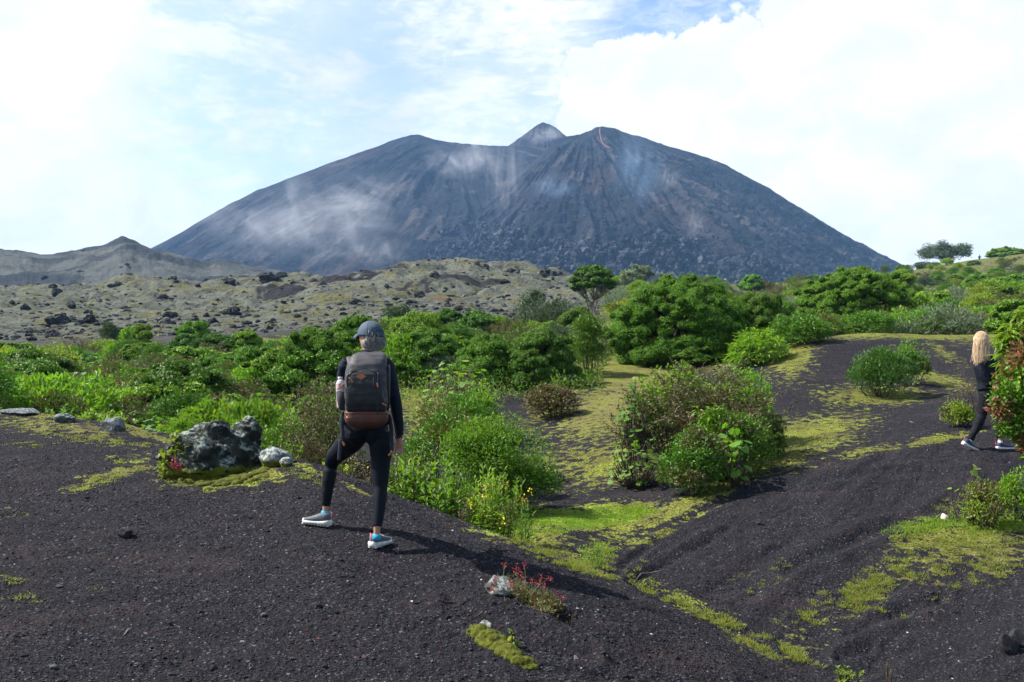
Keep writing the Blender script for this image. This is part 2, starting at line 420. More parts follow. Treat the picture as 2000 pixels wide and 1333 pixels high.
left_m = (1-sm(UU, 1000, 1300))*vf*sm(gY, 3, 5)
z += left_m*.035*fbm(gX*.25-gY*.1, gY*.95+gX*.3, .42, 4, 14, .55, rot=0)
z += .22*sm(gY, 16, 30)*(1-sm(gY, 90, 130))*fbm(gX, gY, 5, 3, 21)
hum = sm(gY, 58, 85)*(1-sm(gY, 400, 470))*(1-.94*sm(UU, 1130, 1300))
z += hum*(1.5*fbm(gX, gY*1.0, 19, 4, 31, .5) + -1.25*fbm(gX, gY, 8.5, 3, 37, .5, ridged=True) - .38*fbm(gX, gY, 2.6, 3, 39, .5, ridged=True))*(.55+.45*sm(gY, 80, 150))
rdg = sm(gY, 260, 400)*(1-sm(gY, 640, 900))
z += rdg*(2.6*fbm(gX, gY, 60, 4, 41, .5)+1.5*fbm(gX, gY, 14, 4, 43, .62))*(1-.6*sm(gY, 430, 480)*(1-sm(gY, 480, 520)))
def pdist(pts):
    d = np.full(UU.shape, 1e9)
    for (a, b), (c, e) in zip(pts[:-1], pts[1:]):
        t = np.clip(((UU-a)*(c-a)+(VV-b)*(e-b))/((c-a)**2+(e-b)**2), 0, 1); d = np.minimum(d, np.hypot(UU-a-t*(c-a), (VV-b-t*(e-b))*1.3))
    return d
for pts, dep, wd in (([(1215,1105),(1290,1052),(1400,990),(1480,958),(1600,937),(1700,925),(1800,915)], .030, 9), ([(1235,1135),(1330,1085),(1420,1040)], .028, 10), ([(1660,1232),(1740,1198),(1840,1168)], .040, 13), ([(1640,1275),(1700,1262)], .035, 10), ([(1540,1120),(1700,1040),(1850,985)], .04, 14), ([(1100,1215),(1250,1270),(1400,1330)], .05, 18), ([(880,1190),(1000,1235),(1150,1290)], .035, 16)):
    q_ = pdist(pts); wob_ = 1+.5*fbm(gX, gY, .3, 2, 97); z -= dep*wob_*(gY < 18)*(gY > 3)*(np.exp(-(q_/wd)**2)-.55*np.exp(-((q_-wd*1.8)/wd)**2))
# shallow pit at the lower right corner
p = W(1990, 1318, 6.7); z -= .16*np.exp(-(((gX-p[0])/.30)**2+((gY-p[1])/.28)**2)**1.5)
def ell(u, v, ru, rv, a=0.0, s=1.0, p=2.0):
    c, sn = math.cos(R(a)), math.sin(R(a)); du, dv = UU-u, VV-v
    x = (du*c+dv*sn)/ru; y = (-du*sn+dv*c)/rv
    return s*np.exp(-(x*x+y*y)**(p/2))
# cover masks: moss (yellow green mat), grass (fresh green), dry (straw/brown), tone (grey-green hummocks)
moss = np.zeros_like(z); grass = np.zeros_like(z); dry = np.zeros_like(z)
vis = (gY > 3)
for e in [(1200,790,140,60,-28,.74),(1080,810,90,26,-20,.5),(1180,905,150,44,-6,.66),(1120,950,110,18,0,.35),(1540,865,150,36,-16,.9),(1690,730,160,16,-35,.35),
          (1480,905,130,26,-14,.9),(1350,985,120,16,-25,.95),(1545,690,55,40,-60,.8),(1660,656,110,9,0,.9),(1800,658,120,8,2,.85),(1720,772,100,17,0,.8),(1835,740,80,14,14,.66),
          (1640,775,60,22,10,.55),(1840,690,50,14,30,.5),(1830,858,90,6,-12,.75),(1700,880,80,10,-12,.6),(1230,725,130,38,0,.95),(1130,745,90,25,-20,.85),(600,760,80,60,0,.9),(830,760,60,90,0,.8),
          (1200,1010,130,22,-5,.95),(1050,1060,120,10,30,.85),(1120,1090,90,12,25,.8),(1010,1035,90,20,10,.9),(1260,1015,90,12,-20,.9),(1300,1040,120,6,-24,.6),(1200,1060,90,14,-16,.6),
          (1900,1040,150,28,-8,.86),(1840,1085,190,40,-18,.46),(1740,1125,140,36,-25,.36),(1650,1180,110,36,-20,.28),(1560,1240,90,25,20,.3),(1960,1080,90,40,-10,.5),
          (100,830,150,22,8,.52),(180,853,110,14,12,.5),(60,808,120,6,5,.8),(200,822,120,5,14,.9),(330,862,120,5,12,.85),(280,897,90,9,0,.55),(240,925,80,12,-12,.62),(170,950,60,10,-12,.5),
          (430,938,110,16,0,1.0),(520,925,50,12,10,.8),(560,905,40,5,20,.9),(600,918,60,5,18,.8),(700,955,60,4,25,.7),(20,1000,40,10,0,.3),(30,1130,60,10,0,.32),(1350,1180,120,16,25,.55),(1480,1260,80,14,27,.5)]:
    moss = np.maximum(moss, ell(e[0], e[1], e[2]*1.1, e[3]*1.25, e[4], e[5], 2.0))
for e in [(1130,1010,150,22,0,.95),(1030,1000,90,20,0,.7),(1230,1000,60,14,0,.5),(1800,1030,90,16,-10,.5),(1960,1020,80,22,-8,.85),(1150,1085,60,14,20,.6),(570,770,60,30,0,.8),(960,1035,60,10,10,.8)]:
    grass = np.maximum(grass, ell(*e[:5], e[5], 2.6))
for e in [(1300,985,30,7,0,.8),(1150,800,110,45,-20,.7),(230,930,120,9,-14,.9),(120,840,90,12,5,.7),(1230,760,90,40,-20,.6),(330,663,160,9,0,.9),(1900,985,90,14,-8,.7),(1210,620,90,30,0,.8),(640,665,200,14,0,.6),(1840,1120,160,40,-20,.6),(1100,640,160,14,0,.5)]:
    dry = np.maximum(dry, ell(*e[:5], e[5], 2.4))
gn = sm(gY, 19, 30)*(1-sm(gY, 44, 62)); blackhill = ell(1740,720,190,62,0,1.0,4)*(gY < 31)
moss = np.maximum(moss, gn*.85*(1-blackhill)); 
patch = ell(1825,575,60,25,0,1)+ell(1975,535,40,14,0,1)+ell(1900,640,40,20,0,.6)+ell(1480,575,70,8,0,.9)
moss = np.maximum(moss, sm(gY, 44, 62)*sm(UU, 1080, 1300)*.58*(1-np.clip(patch, 0, 1)))
for a in (moss, grass, dry): a *= vis
hummask = sm(gY, 50, 75)*(1-.9*sm(UU, 1120, 1260))
far = sm(gY, 235, 330)
z_off = (moss > .5)
z += near*.012*np.clip(moss, 0, 1)*np.clip(fbm(gX, gY, .12, 3, 71)+.1, 0, 1)
nr, nc = z.shape
idx = np.arange(nr*nc).reshape(nr, nc)
quads = np.stack([idx[:-1, :-1], idx[:-1, 1:], idx[1:, 1:], idx[1:, :-1]], -1).reshape(-1, 4)
GV = np.stack([gX, gY, z], -1).reshape(-1, 3)
g_me = raw_mesh('ground', GV, [quads], None, True)
for nm, arrs in (('cover', (moss, grass, dry)), ('zone', (hummask, far, np.clip(near, 0, 1)))):
    at = g_me.color_attributes.new(nm, 'FLOAT_COLOR', 'POINT')
    c = np.ones((nr*nc, 4), dtype=np.float32)
    for i, a in enumerate(arrs): c[:, i] = a.ravel()
    at.data.foreach_set('color', c.ravel())

def ground_mat():
    m, T = new_mat('volcanic_ground')
    P = T.n('ShaderNodeNewGeometry').outputs['Position']
    def att(n):
        a = T.n('ShaderNodeAttribute', attribute_name=n); s = T.n('ShaderNodeSeparateColor'); T.l(a.outputs['Color'], s.inputs[0]); return s.outputs
    cv = att('cover'); zn = att('zone')
    n_f = T.noise(P, 38, 6, .68); n_m = T.noise(P, 3.2, 6, .6); n_l = T.noise(T.mapping(P, (1, 2.2, 1)), .7, 6, .62, .6)
    ash = T.mix(T.ramp(n_m, .36, .64), (.0270, .0275, .0325), (.0500, .0485, .0540))
    ash = T.mix(T.ramp(n_l, .44, .64, 0, .7), ash, (.058, .057, .065))
    ash = T.mix(T.ramp(n_f, .50, .74), ash, (.055, .054, .064))
    ash = T.mix(T.ramp(n_f, .47, .30), ash, (.008, .008, .010))
    crumb = None
    for sc_, wt in ((38, 1.0), (85, .55), (170, .3)):
        v_ = T.n('ShaderNodeTexVoronoi'); T.l(P, v_.inputs['Vector']); v_.inputs['Scale'].default_value = sc_
        h_ = T.math('MULTIPLY', T.math('SUBTRACT', 1.0, v_.outputs['Distance']), wt); crumb = h_ if crumb is None else T.math('ADD', crumb, h_)
    ash = T.mix(T.ramp(crumb, .98, 1.28), (.014, .014, .017), ash)
    br = T.noise(T.mapping(P, (1, 1.8, 1), loc=(9, 2, 4)), .9, 5, .6, .5)
    ash = T.mix(T.math('MULTIPLY', T.ramp(br, .52, .68), .5), ash, (.040, .031, .032))
    vo = T.n('ShaderNodeTexVoronoi'); T.l(P, vo.inputs['Vector']); vo.inputs['Scale'].default_value = 75
    sc = T.n('ShaderNodeSeparateColor'); T.l(vo.outputs['Color'], sc.inputs[0])
    ash = T.mix(T.math('MULTIPLY', T.math('GREATER_THAN', sc.outputs[0], .985), .6), ash, (.16, .16, .17))
    ash = T.mix(T.math('MULTIPLY', T.math('GREATER_THAN', sc.outputs[1], .95), .5), ash, (.06, .026, .022))
    # moss and grass
    mn = T.noise(T.mapping(P, (1, 1, 1.6)), 6.5, 7, .66, .3)
    mfar = T.noise(P, 1.15, 6, .62, .3)
    mnn = T.mix(zn[2], mfar, mn)
    gate = T.ramp(cv[0], .03, .16, -.6, 0)
    mk_ = T.math('ADD', T.math('SUBTRACT', T.math('ADD', cv[0], T.math('MULTIPLY', mnn, 2.6)), 1.73), gate)
    mm = T.ramp(mk_, -.03, .10)
    mcol = T.mix(T.ramp(T.noise(P, 1.8, 5, .6), .35, .65), (.140, .142, .034), (.215, .250, .036))
    mcol = T.mix(T.ramp(n_f, .42, .58), mcol, (.055, .052, .018))
    dcol = T.mix(T.ramp(T.noise(P, 9, 5, .6), .35, .65), (.115, .095, .045), (.18, .155, .07))
    mcol = T.mix(T.math('MULTIPLY', cv[2], T.ramp(T.noise(P, 2.4, 5, .6), .35, .6)), mcol, dcol)
    gk = T.ramp(T.math('SUBTRACT', T.math('ADD', cv[1], T.math('MULTIPLY', mn, 2.4)), 1.75), -.1, .3)
    gcol = T.mix(T.ramp(T.noise(P, 14, 5, .6), .35, .65), (.12, .20, .022), (.25, .30, .048))
    mcol = T.mix(gk, mcol, gcol)
    nearc = T.mix(T.math('MAXIMUM', mm, gk), ash, mcol)
    # hummocky grey-green ash further up
    h1 = T.noise(P, .10, 8, .66, .6); h2 = T.noise(P, .42, 7, .62, .2)
    hc = T.mix(T.ramp(h2, .38, .60), (.085, .093, .078), (.155, .162, .130))
    hc = T.mix(T.math('MULTIPLY', T.ramp(T.noise(T.mapping(P, (1, 1, 1), loc=(40, 3, 9)), .30, 9, .76, .5), .51, .58), .75), hc, (.155, .145, .045))
    hc = T.mix(T.ramp(T.noise(T.mapping(P, (1, .6, 1), loc=(7, 30, 9)), .075, 7, .6, 1.1), .585, .64), hc, (.030, .028, .034))
    hc = T.mix(T.ramp(T.noise(P, 1.1, 8, .8), .55, .61), hc, (.028, .032, .026))
    fc = T.mix(T.ramp(T.noise(P, .028, 8, .6, .8), .42, .60), (.032, .038, .042), (.092, .098, .090))
    fc = T.mix(T.ramp(T.noise(P, .3, 7, .7), .60, .70), fc, (.03, .03, .03))
    hc = T.mix(zn[1], hc, fc)
    hc = T.mix(T.ramp(h1, .64, .72), hc, (.15, .10, .065))
    col = T.mix(zn[0], nearc, hc)
    hgt = T.math('ADD', T.math('MULTIPLY', n_f, .8), T.math('MULTIPLY', crumb, .7))
    b1 = bump(T, hgt, 1.0, .015)
    b2 = bump(T, mk_, .35, .03, b1)
    b3 = bump(T, T.math('MULTIPLY', T.noise(P, 1.1, 6, .7), zn[0]), 1.0, 1.2, b2)
    out(T, princ(T, col, .95, b3, .06)); return m
ground_m = ground_mat()
g_me.materials.append(ground_m)
ground = bpy.data.objects.new('ground', g_me); COL.objects.link(ground)
tag(ground, kind='structure')

# height lookup by column: for x, y -> z
_ucol = UG
def gz(x, y):
    x = np.atleast_1d(np.asarray(x, float)); y = np.atleast_1d(np.asarray(y, float))
    u = x/np.maximum(y, 3.0)*F+HU
    ui = np.interp(u, UG, np.arange(nc)); i0 = np.clip(ui.astype(int), 0, nc-2); fu = ui-i0
    o = np.empty(len(x))
    for q in range(len(x)):
        a = np.interp(y[q], gY[:, i0[q]], z[:, i0[q]]); b = np.interp(y[q], gY[:, i0[q]+1], z[:, i0[q]+1])
        o[q] = a*(1-fu[q])+b*fu[q]
    return o
def gp(u, Y):
    """ground point in photo column u at distance Y"""
    x = (u-HU)/F*Y
    return np.array([x, Y, gz(x, Y)[0]])
def hit(u, v, lo=3.5, hi=300, skip=0):
    """first ground point seen through photo pixel (u, v)"""
    Ys = np.exp(np.linspace(math.log(lo), math.log(hi), 500)); x = (u-HU)/F*Ys
    zz = gz(x, Ys); vv = HV-(zz-CZ)*F/Ys
    w = np.where(vv <= v)[0]
    i = w[0] if len(w) else int(np.argmin(np.abs(vv-v)))
    if i > 0 and vv[i-1] > v:
        t = (vv[i-1]-v)/(vv[i-1]-vv[i]); Y = Ys[i-1]+(Ys[i]-Ys[i-1])*t
    else: Y = Ys[i]
    return gp(u, Y)

# ------------------------------------------------------------------ volcano
def cone(name, sil, Yax, depth, u0, uw, nrow, seed, vbase=580, rough=1.0, umin=None, umax=None, nu=620, lavaf=None):
    """a mountain face: rows from its foot to its skyline, then falling away behind"""
    sil = np.array(sil, float)
    us = np.linspace(umin or sil[0, 0], umax or sil[-1, 0], nu)
    vs = np.interp(us, sil[:, 0], sil[:, 1])
    k = np.exp(-.5*(np.arange(-4, 5)/1.3)**2); k /= k.sum(); vs = np.convolve(np.pad(vs, 4, mode='edge'), k, 'valid')
    Vn = []; par = []
    Ztop = vz(vs, Yax); q = np.clip(1-((us-u0)/uw)**2, 0.03, 1)**.5
    Yb = Yax-depth*q; Zb = vz(vbase, Yb)
    for i in range(nrow+14):
        t = i/nrow
        if t <= 1:
            Y = Yb+(Yax-Yb)*t; Zc = Zb+(Ztop-Zb)*(t**1.12*.75+t*.25)
        else:
            tt = (t-1)*nrow/14; Y = np.full(nu, Yax+tt*depth*.5); Zc = Ztop-tt*tt*(Ztop-Zb)*.5
        Vn.append((Y, Zc)); par.append(np.full(nu, min(t, 1)))
    Y = np.array([a for a, b in Vn]); Z = np.array([b for a, b in Vn]); tp = np.array(par)
    U = np.broadcast_to(us, Y.shape); X = (U-HU)/F*Y
    Xa = (u0-HU)/F*Yax; ang = np.arctan2(X-Xa, Yax+30-Y); rad = np.hypot(X-Xa, Yax+30-Y)
    fade = np.clip((1-tp)*9, 0.30, 1)
    g = (13*fbm(ang*9+.5*fbm(X, Z, 80, 2, seed+60), rad/220, 1.0, 4, seed, .55, ridged=True)*np.clip(rad/300, .2, 1.0) + 3.6*fbm(ang*34, rad/130, 1.0, 3, seed+5, .5))
    n2 = 4.2*fbm(X, Z*2+Y*.3, 22, 5, seed+9, .62, ridged=True)
    d = (g+n2)*rough
    if lavaf is not None:
        lf = lavaf(U, HV-(Z-CZ)*F/Y); d = d*(1-.5*lf) + lf*(17*fbm(X, Z*1.7+Y*.2, 34, 5, seed+20, .72)+9*fbm(X*.9, Z*1.5+Y*.2, 9, 4, seed+23, .6, ridged=True))
    else: lf = np.zeros_like(X)
    Z2 = Z+d*.7*fade; Y2 = Y-d*1.0*fade
    nr_, nc_ = X.shape; ii = np.arange(nr_*nc_).reshape(nr_, nc_)
    q = np.stack([ii[:-1, :-1], ii[:-1, 1:], ii[1:, 1:], ii[1:, :-1]], -1).reshape(-1, 4)
    me = raw_mesh(name, np.stack([X, Y2, Z2], -1).reshape(-1, 3), [q], None, True)
    at = me.color_attributes.new('zone', 'FLOAT_COLOR', 'POINT'); c = np.ones((nr_*nc_, 4), dtype=np.float32)
    c[:, 0] = lf.ravel(); wz = fbm(X, Z, 90, 3, seed+40); c[:, 1] = (.5+.5*(.6*fbm(ang*22+wz*1.3, rad/110, 1.0, 5, seed+3, .62)+.55*fbm(X, Z*1.4+Y*.5, 45, 5, seed+44, .65))).ravel(); c[:, 2] = tp.ravel()
    at.data.foreach_set('color', c.ravel())
    return me
def volcano_mat():
    m, T = new_mat('volcano_lava_and_ash')
    P = T.n('ShaderNodeNewGeometry').outputs['Position']
    a = T.n('ShaderNodeAttribute', attribute_name='zone'); s = T.n('ShaderNodeSeparateColor'); T.l(a.outputs['Color'], s.inputs[0])
    n1 = T.noise(P, .022, 8, .6, .4); n2 = T.noise(P, .25, 7, .7)
    col = T.mix(T.ramp(n1, .36, .64), (.013, .016, .023), (.034, .037, .045))
    col = T.mix(T.ramp(s.outputs[1], .52, .70), col, (.095, .085, .084))
    col = T.mix(T.ramp(s.outputs[1], .42, .28), col, (.012, .012, .015))
    col = T.mix(T.ramp(n2, .55, .72), col, (.07, .07, .075))
    col = T.mix(T.ramp(n2, .45, .33), col, (.012, .012, .014))
    lava = T.mix(T.ramp(T.noise(P, .12, 8, .72), .40, .64), (.004, .005, .007), (.095, .10, .112))
    col = T.mix(s.outputs[0], col, lava)
    col = T.mix(T.math('MULTIPLY', T.ramp(T.noise(P, .009, 5, .5), .56, .68), .3), col, (.085, .050, .040))
    b = bump(T, T.math('ADD', T.noise(P, .10, 9, .72), T.math('MULTIPLY', T.noise(P, .5, 5, .7), .4)), 1.0, 11.0)
    out(T, princ(T, col, .95, b, .05)); return m
vm = volcano_mat()
silL = [(150,560),(250,512),(288,489),(350,457),(400,428),(450,400),(500,373),(560,350),(600,336),(640,321),(700,300),(740,286),(780,270),(800,265),(820,264),(850,274),(900,281),(950,285),(1000,286),(1060,290),(1150,300),(1300,340),(1500,440),(1700,560)]
silB = [(940,330),(985,292),(1010,273),(1035,255),(1050,244),(1060,239),(1072,243),(1085,249),(1105,266),(1140,290),(1190,340)]
silR = [(560,600),(640,548),(700,518),(760,487),(850,440),(930,402),(985,362),(1030,325),(1060,298),(1085,276),(1105,268),(1130,265),(1150,257),(1165,250),(1178,248),(1200,252),(1215,258),(1260,272),(1300,285),(1350,300),(1400,317),(1450,343),(1500,368),(1550,400),(1600,430),(1650,460),(1700,488),(1750,515),(1785,531),(1850,556),(1950,590)]
def lavaf(U, V): 
    edge = np.interp(U, [560,700,850,950,1050,1150,1300,1450,1600,1800], [500,450,420,430,465,470,475,500,545,580])
    return sm(V-edge+18*fbm(U, V, 60, 3, 77), -8, 26)
meL = cone('volcano', silL, 1330, 500, 900, 900, 240, 101, 600, .55, nu=560)
meB = cone('volcano_summit_cone', silB, 1420, 90, 1065, 140, 50, 131, 420, .35, nu=200)
meR = cone('volcano_lava_cone', silR, 1180, 520, 1150, 760, 330, 161, 600, .9, nu=700, lavaf=lavaf)
vol = bpy.data.objects.new('mountain', meL); COL.objects.link(vol); tag(vol, kind='structure'); meL.materials.append(vm)
for nm, me in (('summit_cone', meB), ('lava_cone', meR)):
    o = bpy.data.objects.new(nm, me); COL.objects.link(o); o.parent = vol; me.materials.append(vm)
# thin red lava stream below the summit vent
from mathutils.bvhtree import BVHTree
_v = np.empty(len(meR.vertices)*3, dtype=np.float32); meR.vertices.foreach_get('co', _v); _v = _v.reshape(-1, 3)
_p = np.empty(len(meR.polygons)*4, dtype=np.int32); meR.loops.foreach_get('vertex_index', _p)
bvR = BVHTree.FromPolygons([tuple(a) for a in _v.tolist()], _p.reshape(-1, 4).tolist())
def on_cone(u, v, dflt=1100):
    d = Vector(((u-HU)/F, 1.0, (HV-v)/F)).normalized()
    h = bvR.ray_cast(Vector((0, 0, CZ)), d)
    return np.array(h[0]) if h[0] is not None else W(u, v, dflt)
m_, T_ = new_mat('glowing_lava'); b_ = T_.n('ShaderNodeBsdfPrincipled'); b_.inputs['Base Color'].default_value = (.20, .05, .04, 1)
b_.inputs['Emission Color'].default_value = (1, .13, .07, 1); b_.inputs['Emission Strength'].default_value = .04; out(T_, b_.outputs[0]); lava_m = m_
g = G(); pts = [on_cone(*p) + np.array([0, -1.0, .8]) for p in [(1172,252),(1171,258),(1172,265),(1173,272),(1176,281),(1183,288),(1194,292),(1203,299)]]
g.tube(pts, [.35, .6, .4, .55, .35, .35, .2, .1], 6); o = g.build('lava_stream', [lava_m], None, pts[0], True)
tag(o, 'thin glowing red lava stream running down from the summit of the volcano', 'lava stream')

# loose blocks of the lava apron
_c = np.empty(len(meR.vertices)*4, dtype=np.float32); meR.color_attributes['zone'].data.foreach_get('color', _c); _c = _c.reshape(-1, 4)
rng = np.random.default_rng(404)
cand = np.where((_c[:, 0] > .35) & (_v[:, 2] > 60) & (_c[:, 2] < .98))[0]; sel = rng.choice(cand, 42000); thin = rng.choice(np.where(_c[:, 2] < .9)[0], 5000)
ico_ = np.array([(0, 0, 1), (.89, 0, .45), (.28, .85, .45), (-.72, .53, .45), (-.72, -.53, .45), (.28, -.85, .45), (.72, .53, -.45), (-.28, .85, -.45), (-.89, 0, -.45), (-.28, -.85, -.45), (.72, -.53, -.45), (0, 0, -1)])
icf_ = np.array([(0,1,2),(0,2,3),(0,3,4),(0,4,5),(0,5,1),(1,6,2),(2,6,7),(2,7,3),(3,7,8),(3,8,4),(4,8,9),(4,9,5),(5,9,10),(5,10,1),(1,10,6),(11,7,6),(11,8,7),(11,9,8),(11,10,9),(11,6,10)])
pp = np.concatenate([_v[sel], _v[thin]]); sz = np.concatenate([.5+2.6*rng.uniform(size=len(sel))**4.0, .5+1.4*rng.uniform(size=len(thin))**3])
PP = ico_[None]*(1+rng.normal(0, .28, (len(pp), 12, 1)))*(sz[:, None]*rng.uniform(.6, 1.3, (len(pp), 3)))[:, None, :]+(pp+rng.normal(0, .8, pp.shape))[:, None, :]
lb = raw_mesh('lava_blocks', PP.reshape(-1, 3), [(icf_[None]+12*np.arange(len(pp))[:, None, None]).reshape(-1, 3)])
m_, T_ = new_mat('lava_block_rock'); r_ = T_.n('ShaderNodeNewGeometry').outputs['Random Per Island']
out(T_, princ(T_, T_.mix(r_, (.008, .010, .013), (.058, .062, .072)), .95, None, .05)); lb.materials.append(m_)
o = bpy.data.objects.new('lava_blocks', lb); COL.objects.link(o); tag(o, 'rough dark lava rubble covering the foot of the volcano', 'lava rubble', kind='stuff')
# ------------------------------------------------------------------ plants
L_bright = leafmat('leaf_umbrella_green', (.085, .180, .006), (.155, .275, .012), None, 0, .16)
L_dark = leafmat('leaf_dark_green', (.050, .120, .008), (.100, .195, .014), None, 0, .16)
L_fresh = leafmat('leaf_fresh_green', (.085, .180, .014), (.170, .280, .026), (.20, .22, .03), .08, .38)
L_olive = leafmat('leaf_olive', (.065, .080, .022), (.12, .125, .035), (.12, .075, .04), .3, .2)
L_brown = leafmat('leaf_brown_dry', (.085, .055, .035), (.15, .105, .06), (.06, .08, .025), .3, .15)
L_silver = leafmat('leaf_silver_green', (.10, .14, .085), (.21, .25, .17), None, 0, .2)
L_greyg = leafmat('leaf_grey_green', (.045, .075, .045), (.10, .135, .08), None, 0, .2)
L_yellow = leafmat('leaf_yellow_green', (.15, .21, .020), (.27, .31, .040), (.10, .16, .02), .3, .4)
L_broad = leafmat('leaf_broad_green', (.06, .16, .016), (.12, .25, .028), (.17, .24, .03), .15, .35)
L_red = leafmat('leaf_reddish', (.15, .045, .03), (.07, .09, .025), (.24, .07, .05), .2, .3)
L_flower = leafmat('petal_yellow', (.65, .50, .02), (.75, .62, .05), None, 0, .2)
L_pink = leafmat('petal_pink', (.42, .045, .06), (.30, .03, .04), None, 0, .2)
L_core = simple('inner_foliage_shade', (.020, .052, .006), (.045, .105, .010), 14, .9, 1.0, .04, .02)  # clump cores: darker green carries the shade between and under the leaves
bark = simple('bark_brown', (.085, .062, .045), (.045, .034, .027), 9, .9, .6, .01)
bark_pale = simple('bark_pale', (.22, .19, .15), (.12, .10, .08), 9, .9, .6, .01)
stem_m = simple('stem_green', (.09, .13, .03), (.12, .09, .04), 30, .7)

def rdir(rng, n):
    a = rng.normal(size=(n, 3)); return norm(a)

def clump_leaves(g, c, r, n, rng, L, Wd, m=0, up=.5, low=-.25, shell=(.62, 1.06), form=False):
    d = rdir(rng, int(n*1.5)); d = d[d[:, 2] > low][:n]; k = len(d)
    if k == 0: return
    sc_ = rng.uniform(shell[0], shell[1], (k, 1))
    if form: sc_ = sc_*(1+.22*n3(d+np.asarray(c), .45, 3, 2))[:, None]
    P = np.asarray(c) + d*np.asarray(r)*sc_
    ax = norm(d + np.array([0, 0, up]) + rng.normal(0, .45, (k, 3)))
    nn = norm(d*.9 + np.array([0, 0, .5]) + rng.normal(0, .45, (k, 3)))
    if form:
        nn = norm(d+rng.normal(0, .32, (k, 3))); ax = norm(np.cross(nn, rdir(rng, k))+d*.35+np.array([0, 0, .25]))
    s = rng.uniform(.7, 1.3, k)
    g.leaves(P-ax*(L*s*.5)[:, None], ax, nn, L*s, Wd*s, m)

def limb(g, a, b, ra, rb, rng, bend=.12, m=0, n=5, seg=5):
    a = np.asarray(a, float); b = np.asarray(b, float); d = b-a; L = np.linalg.norm(d)
    t = np.linspace(0, 1, seg+1)[:, None]
    off = rng.normal(0, 1, 3)*L*bend; off[2] = abs(off[2])*-.5
    off2 = rng.normal(0, 1, (seg+1, 3))*L*bend*.2
    pts = a+d*t+off*np.sin(t*np.pi)+off2*np.sin(t*np.pi)
    g.tube(pts, list(ra+(rb-ra)*t[:, 0]), n, m); return pts

def umbrella(Wd, H, seed, cr=.42, n=60, per=230, leaf=.085, base=.25, flat=.82, Dp=None, stems=5, low=-.15, wob=.16):
    """broad crown of many cushion-like clumps carried on several leaning stems"""
    rng = np.random.default_rng(seed); cg = G(); tg = G(); Dp = Dp or Wd
    cz = H*base; Hd = H-cz-cr*flat
    cs = []; tries = 0
    lob = rng.uniform(0, 6.28, 4)
    while len(cs) < n and tries < 9000:
        tries += 1
        a = rng.uniform(0, 2*np.pi); e = math.asin(rng.uniform(low, 1))
        k = 1 + wob*math.sin(2*a+lob[0])*.5 + wob*math.sin(3*a+lob[1]+2*e)*.7 + rng.normal(0, .05)
        rr = (Wd/2-cr*.8)*k
        p = np.array([math.cos(a)*math.cos(e)**.8*rr, math.sin(a)*math.cos(e)**.8*rr*Dp/Wd, cz+max(math.sin(e), -.3)*Hd*(1-.10*abs(math.sin(2.5*a+lob[2])))])
        if all(np.linalg.norm((p-q)*(1, 1, 1.05)) > cr*(1.05+.3*((len(cs)*7) % 5)/4) for q in cs): cs.append(p)
    for p in cs:
        r = cr*rng.uniform(.60, 1.45)
        lump = lambda D, p=p: D*(1+.38*n3(D+p, .5, 3, 2))[:, None]
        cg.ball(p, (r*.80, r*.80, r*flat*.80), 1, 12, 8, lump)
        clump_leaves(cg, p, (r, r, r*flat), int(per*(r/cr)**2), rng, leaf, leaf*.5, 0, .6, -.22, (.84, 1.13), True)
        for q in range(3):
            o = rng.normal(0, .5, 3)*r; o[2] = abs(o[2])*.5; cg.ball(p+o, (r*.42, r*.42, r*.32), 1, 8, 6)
            clump_leaves(cg, p+o, (r*.5, r*.5, r*.38), int(per*.2), rng, leaf, leaf*.5, 0, .6, -.1, (.8, 1.04), True)
    hubs = []
    for s in range(stems):
        a = 2*np.pi*s/stems+rng.uniform(-.4, .4)
        h = np.array([math.cos(a)*Wd*.17, math.sin(a)*Dp*.17, H*rng.uniform(.36, .5)])
        limb(tg, (rng.normal(0, .06*Wd/4), rng.normal(0, .06*Wd/4), -.12), h, .035*Wd*.55, .014*Wd, rng, .1); hubs.append(h)
    for p in cs:
        h = min(hubs, key=lambda q: np.linalg.norm((q-p)[:2])+rng.uniform(0, .3))
        limb(tg, h, p-(0, 0, cr*flat*.3), .011*Wd, .004*Wd, rng, .09, 0, 4, 4)
    return cg, tg

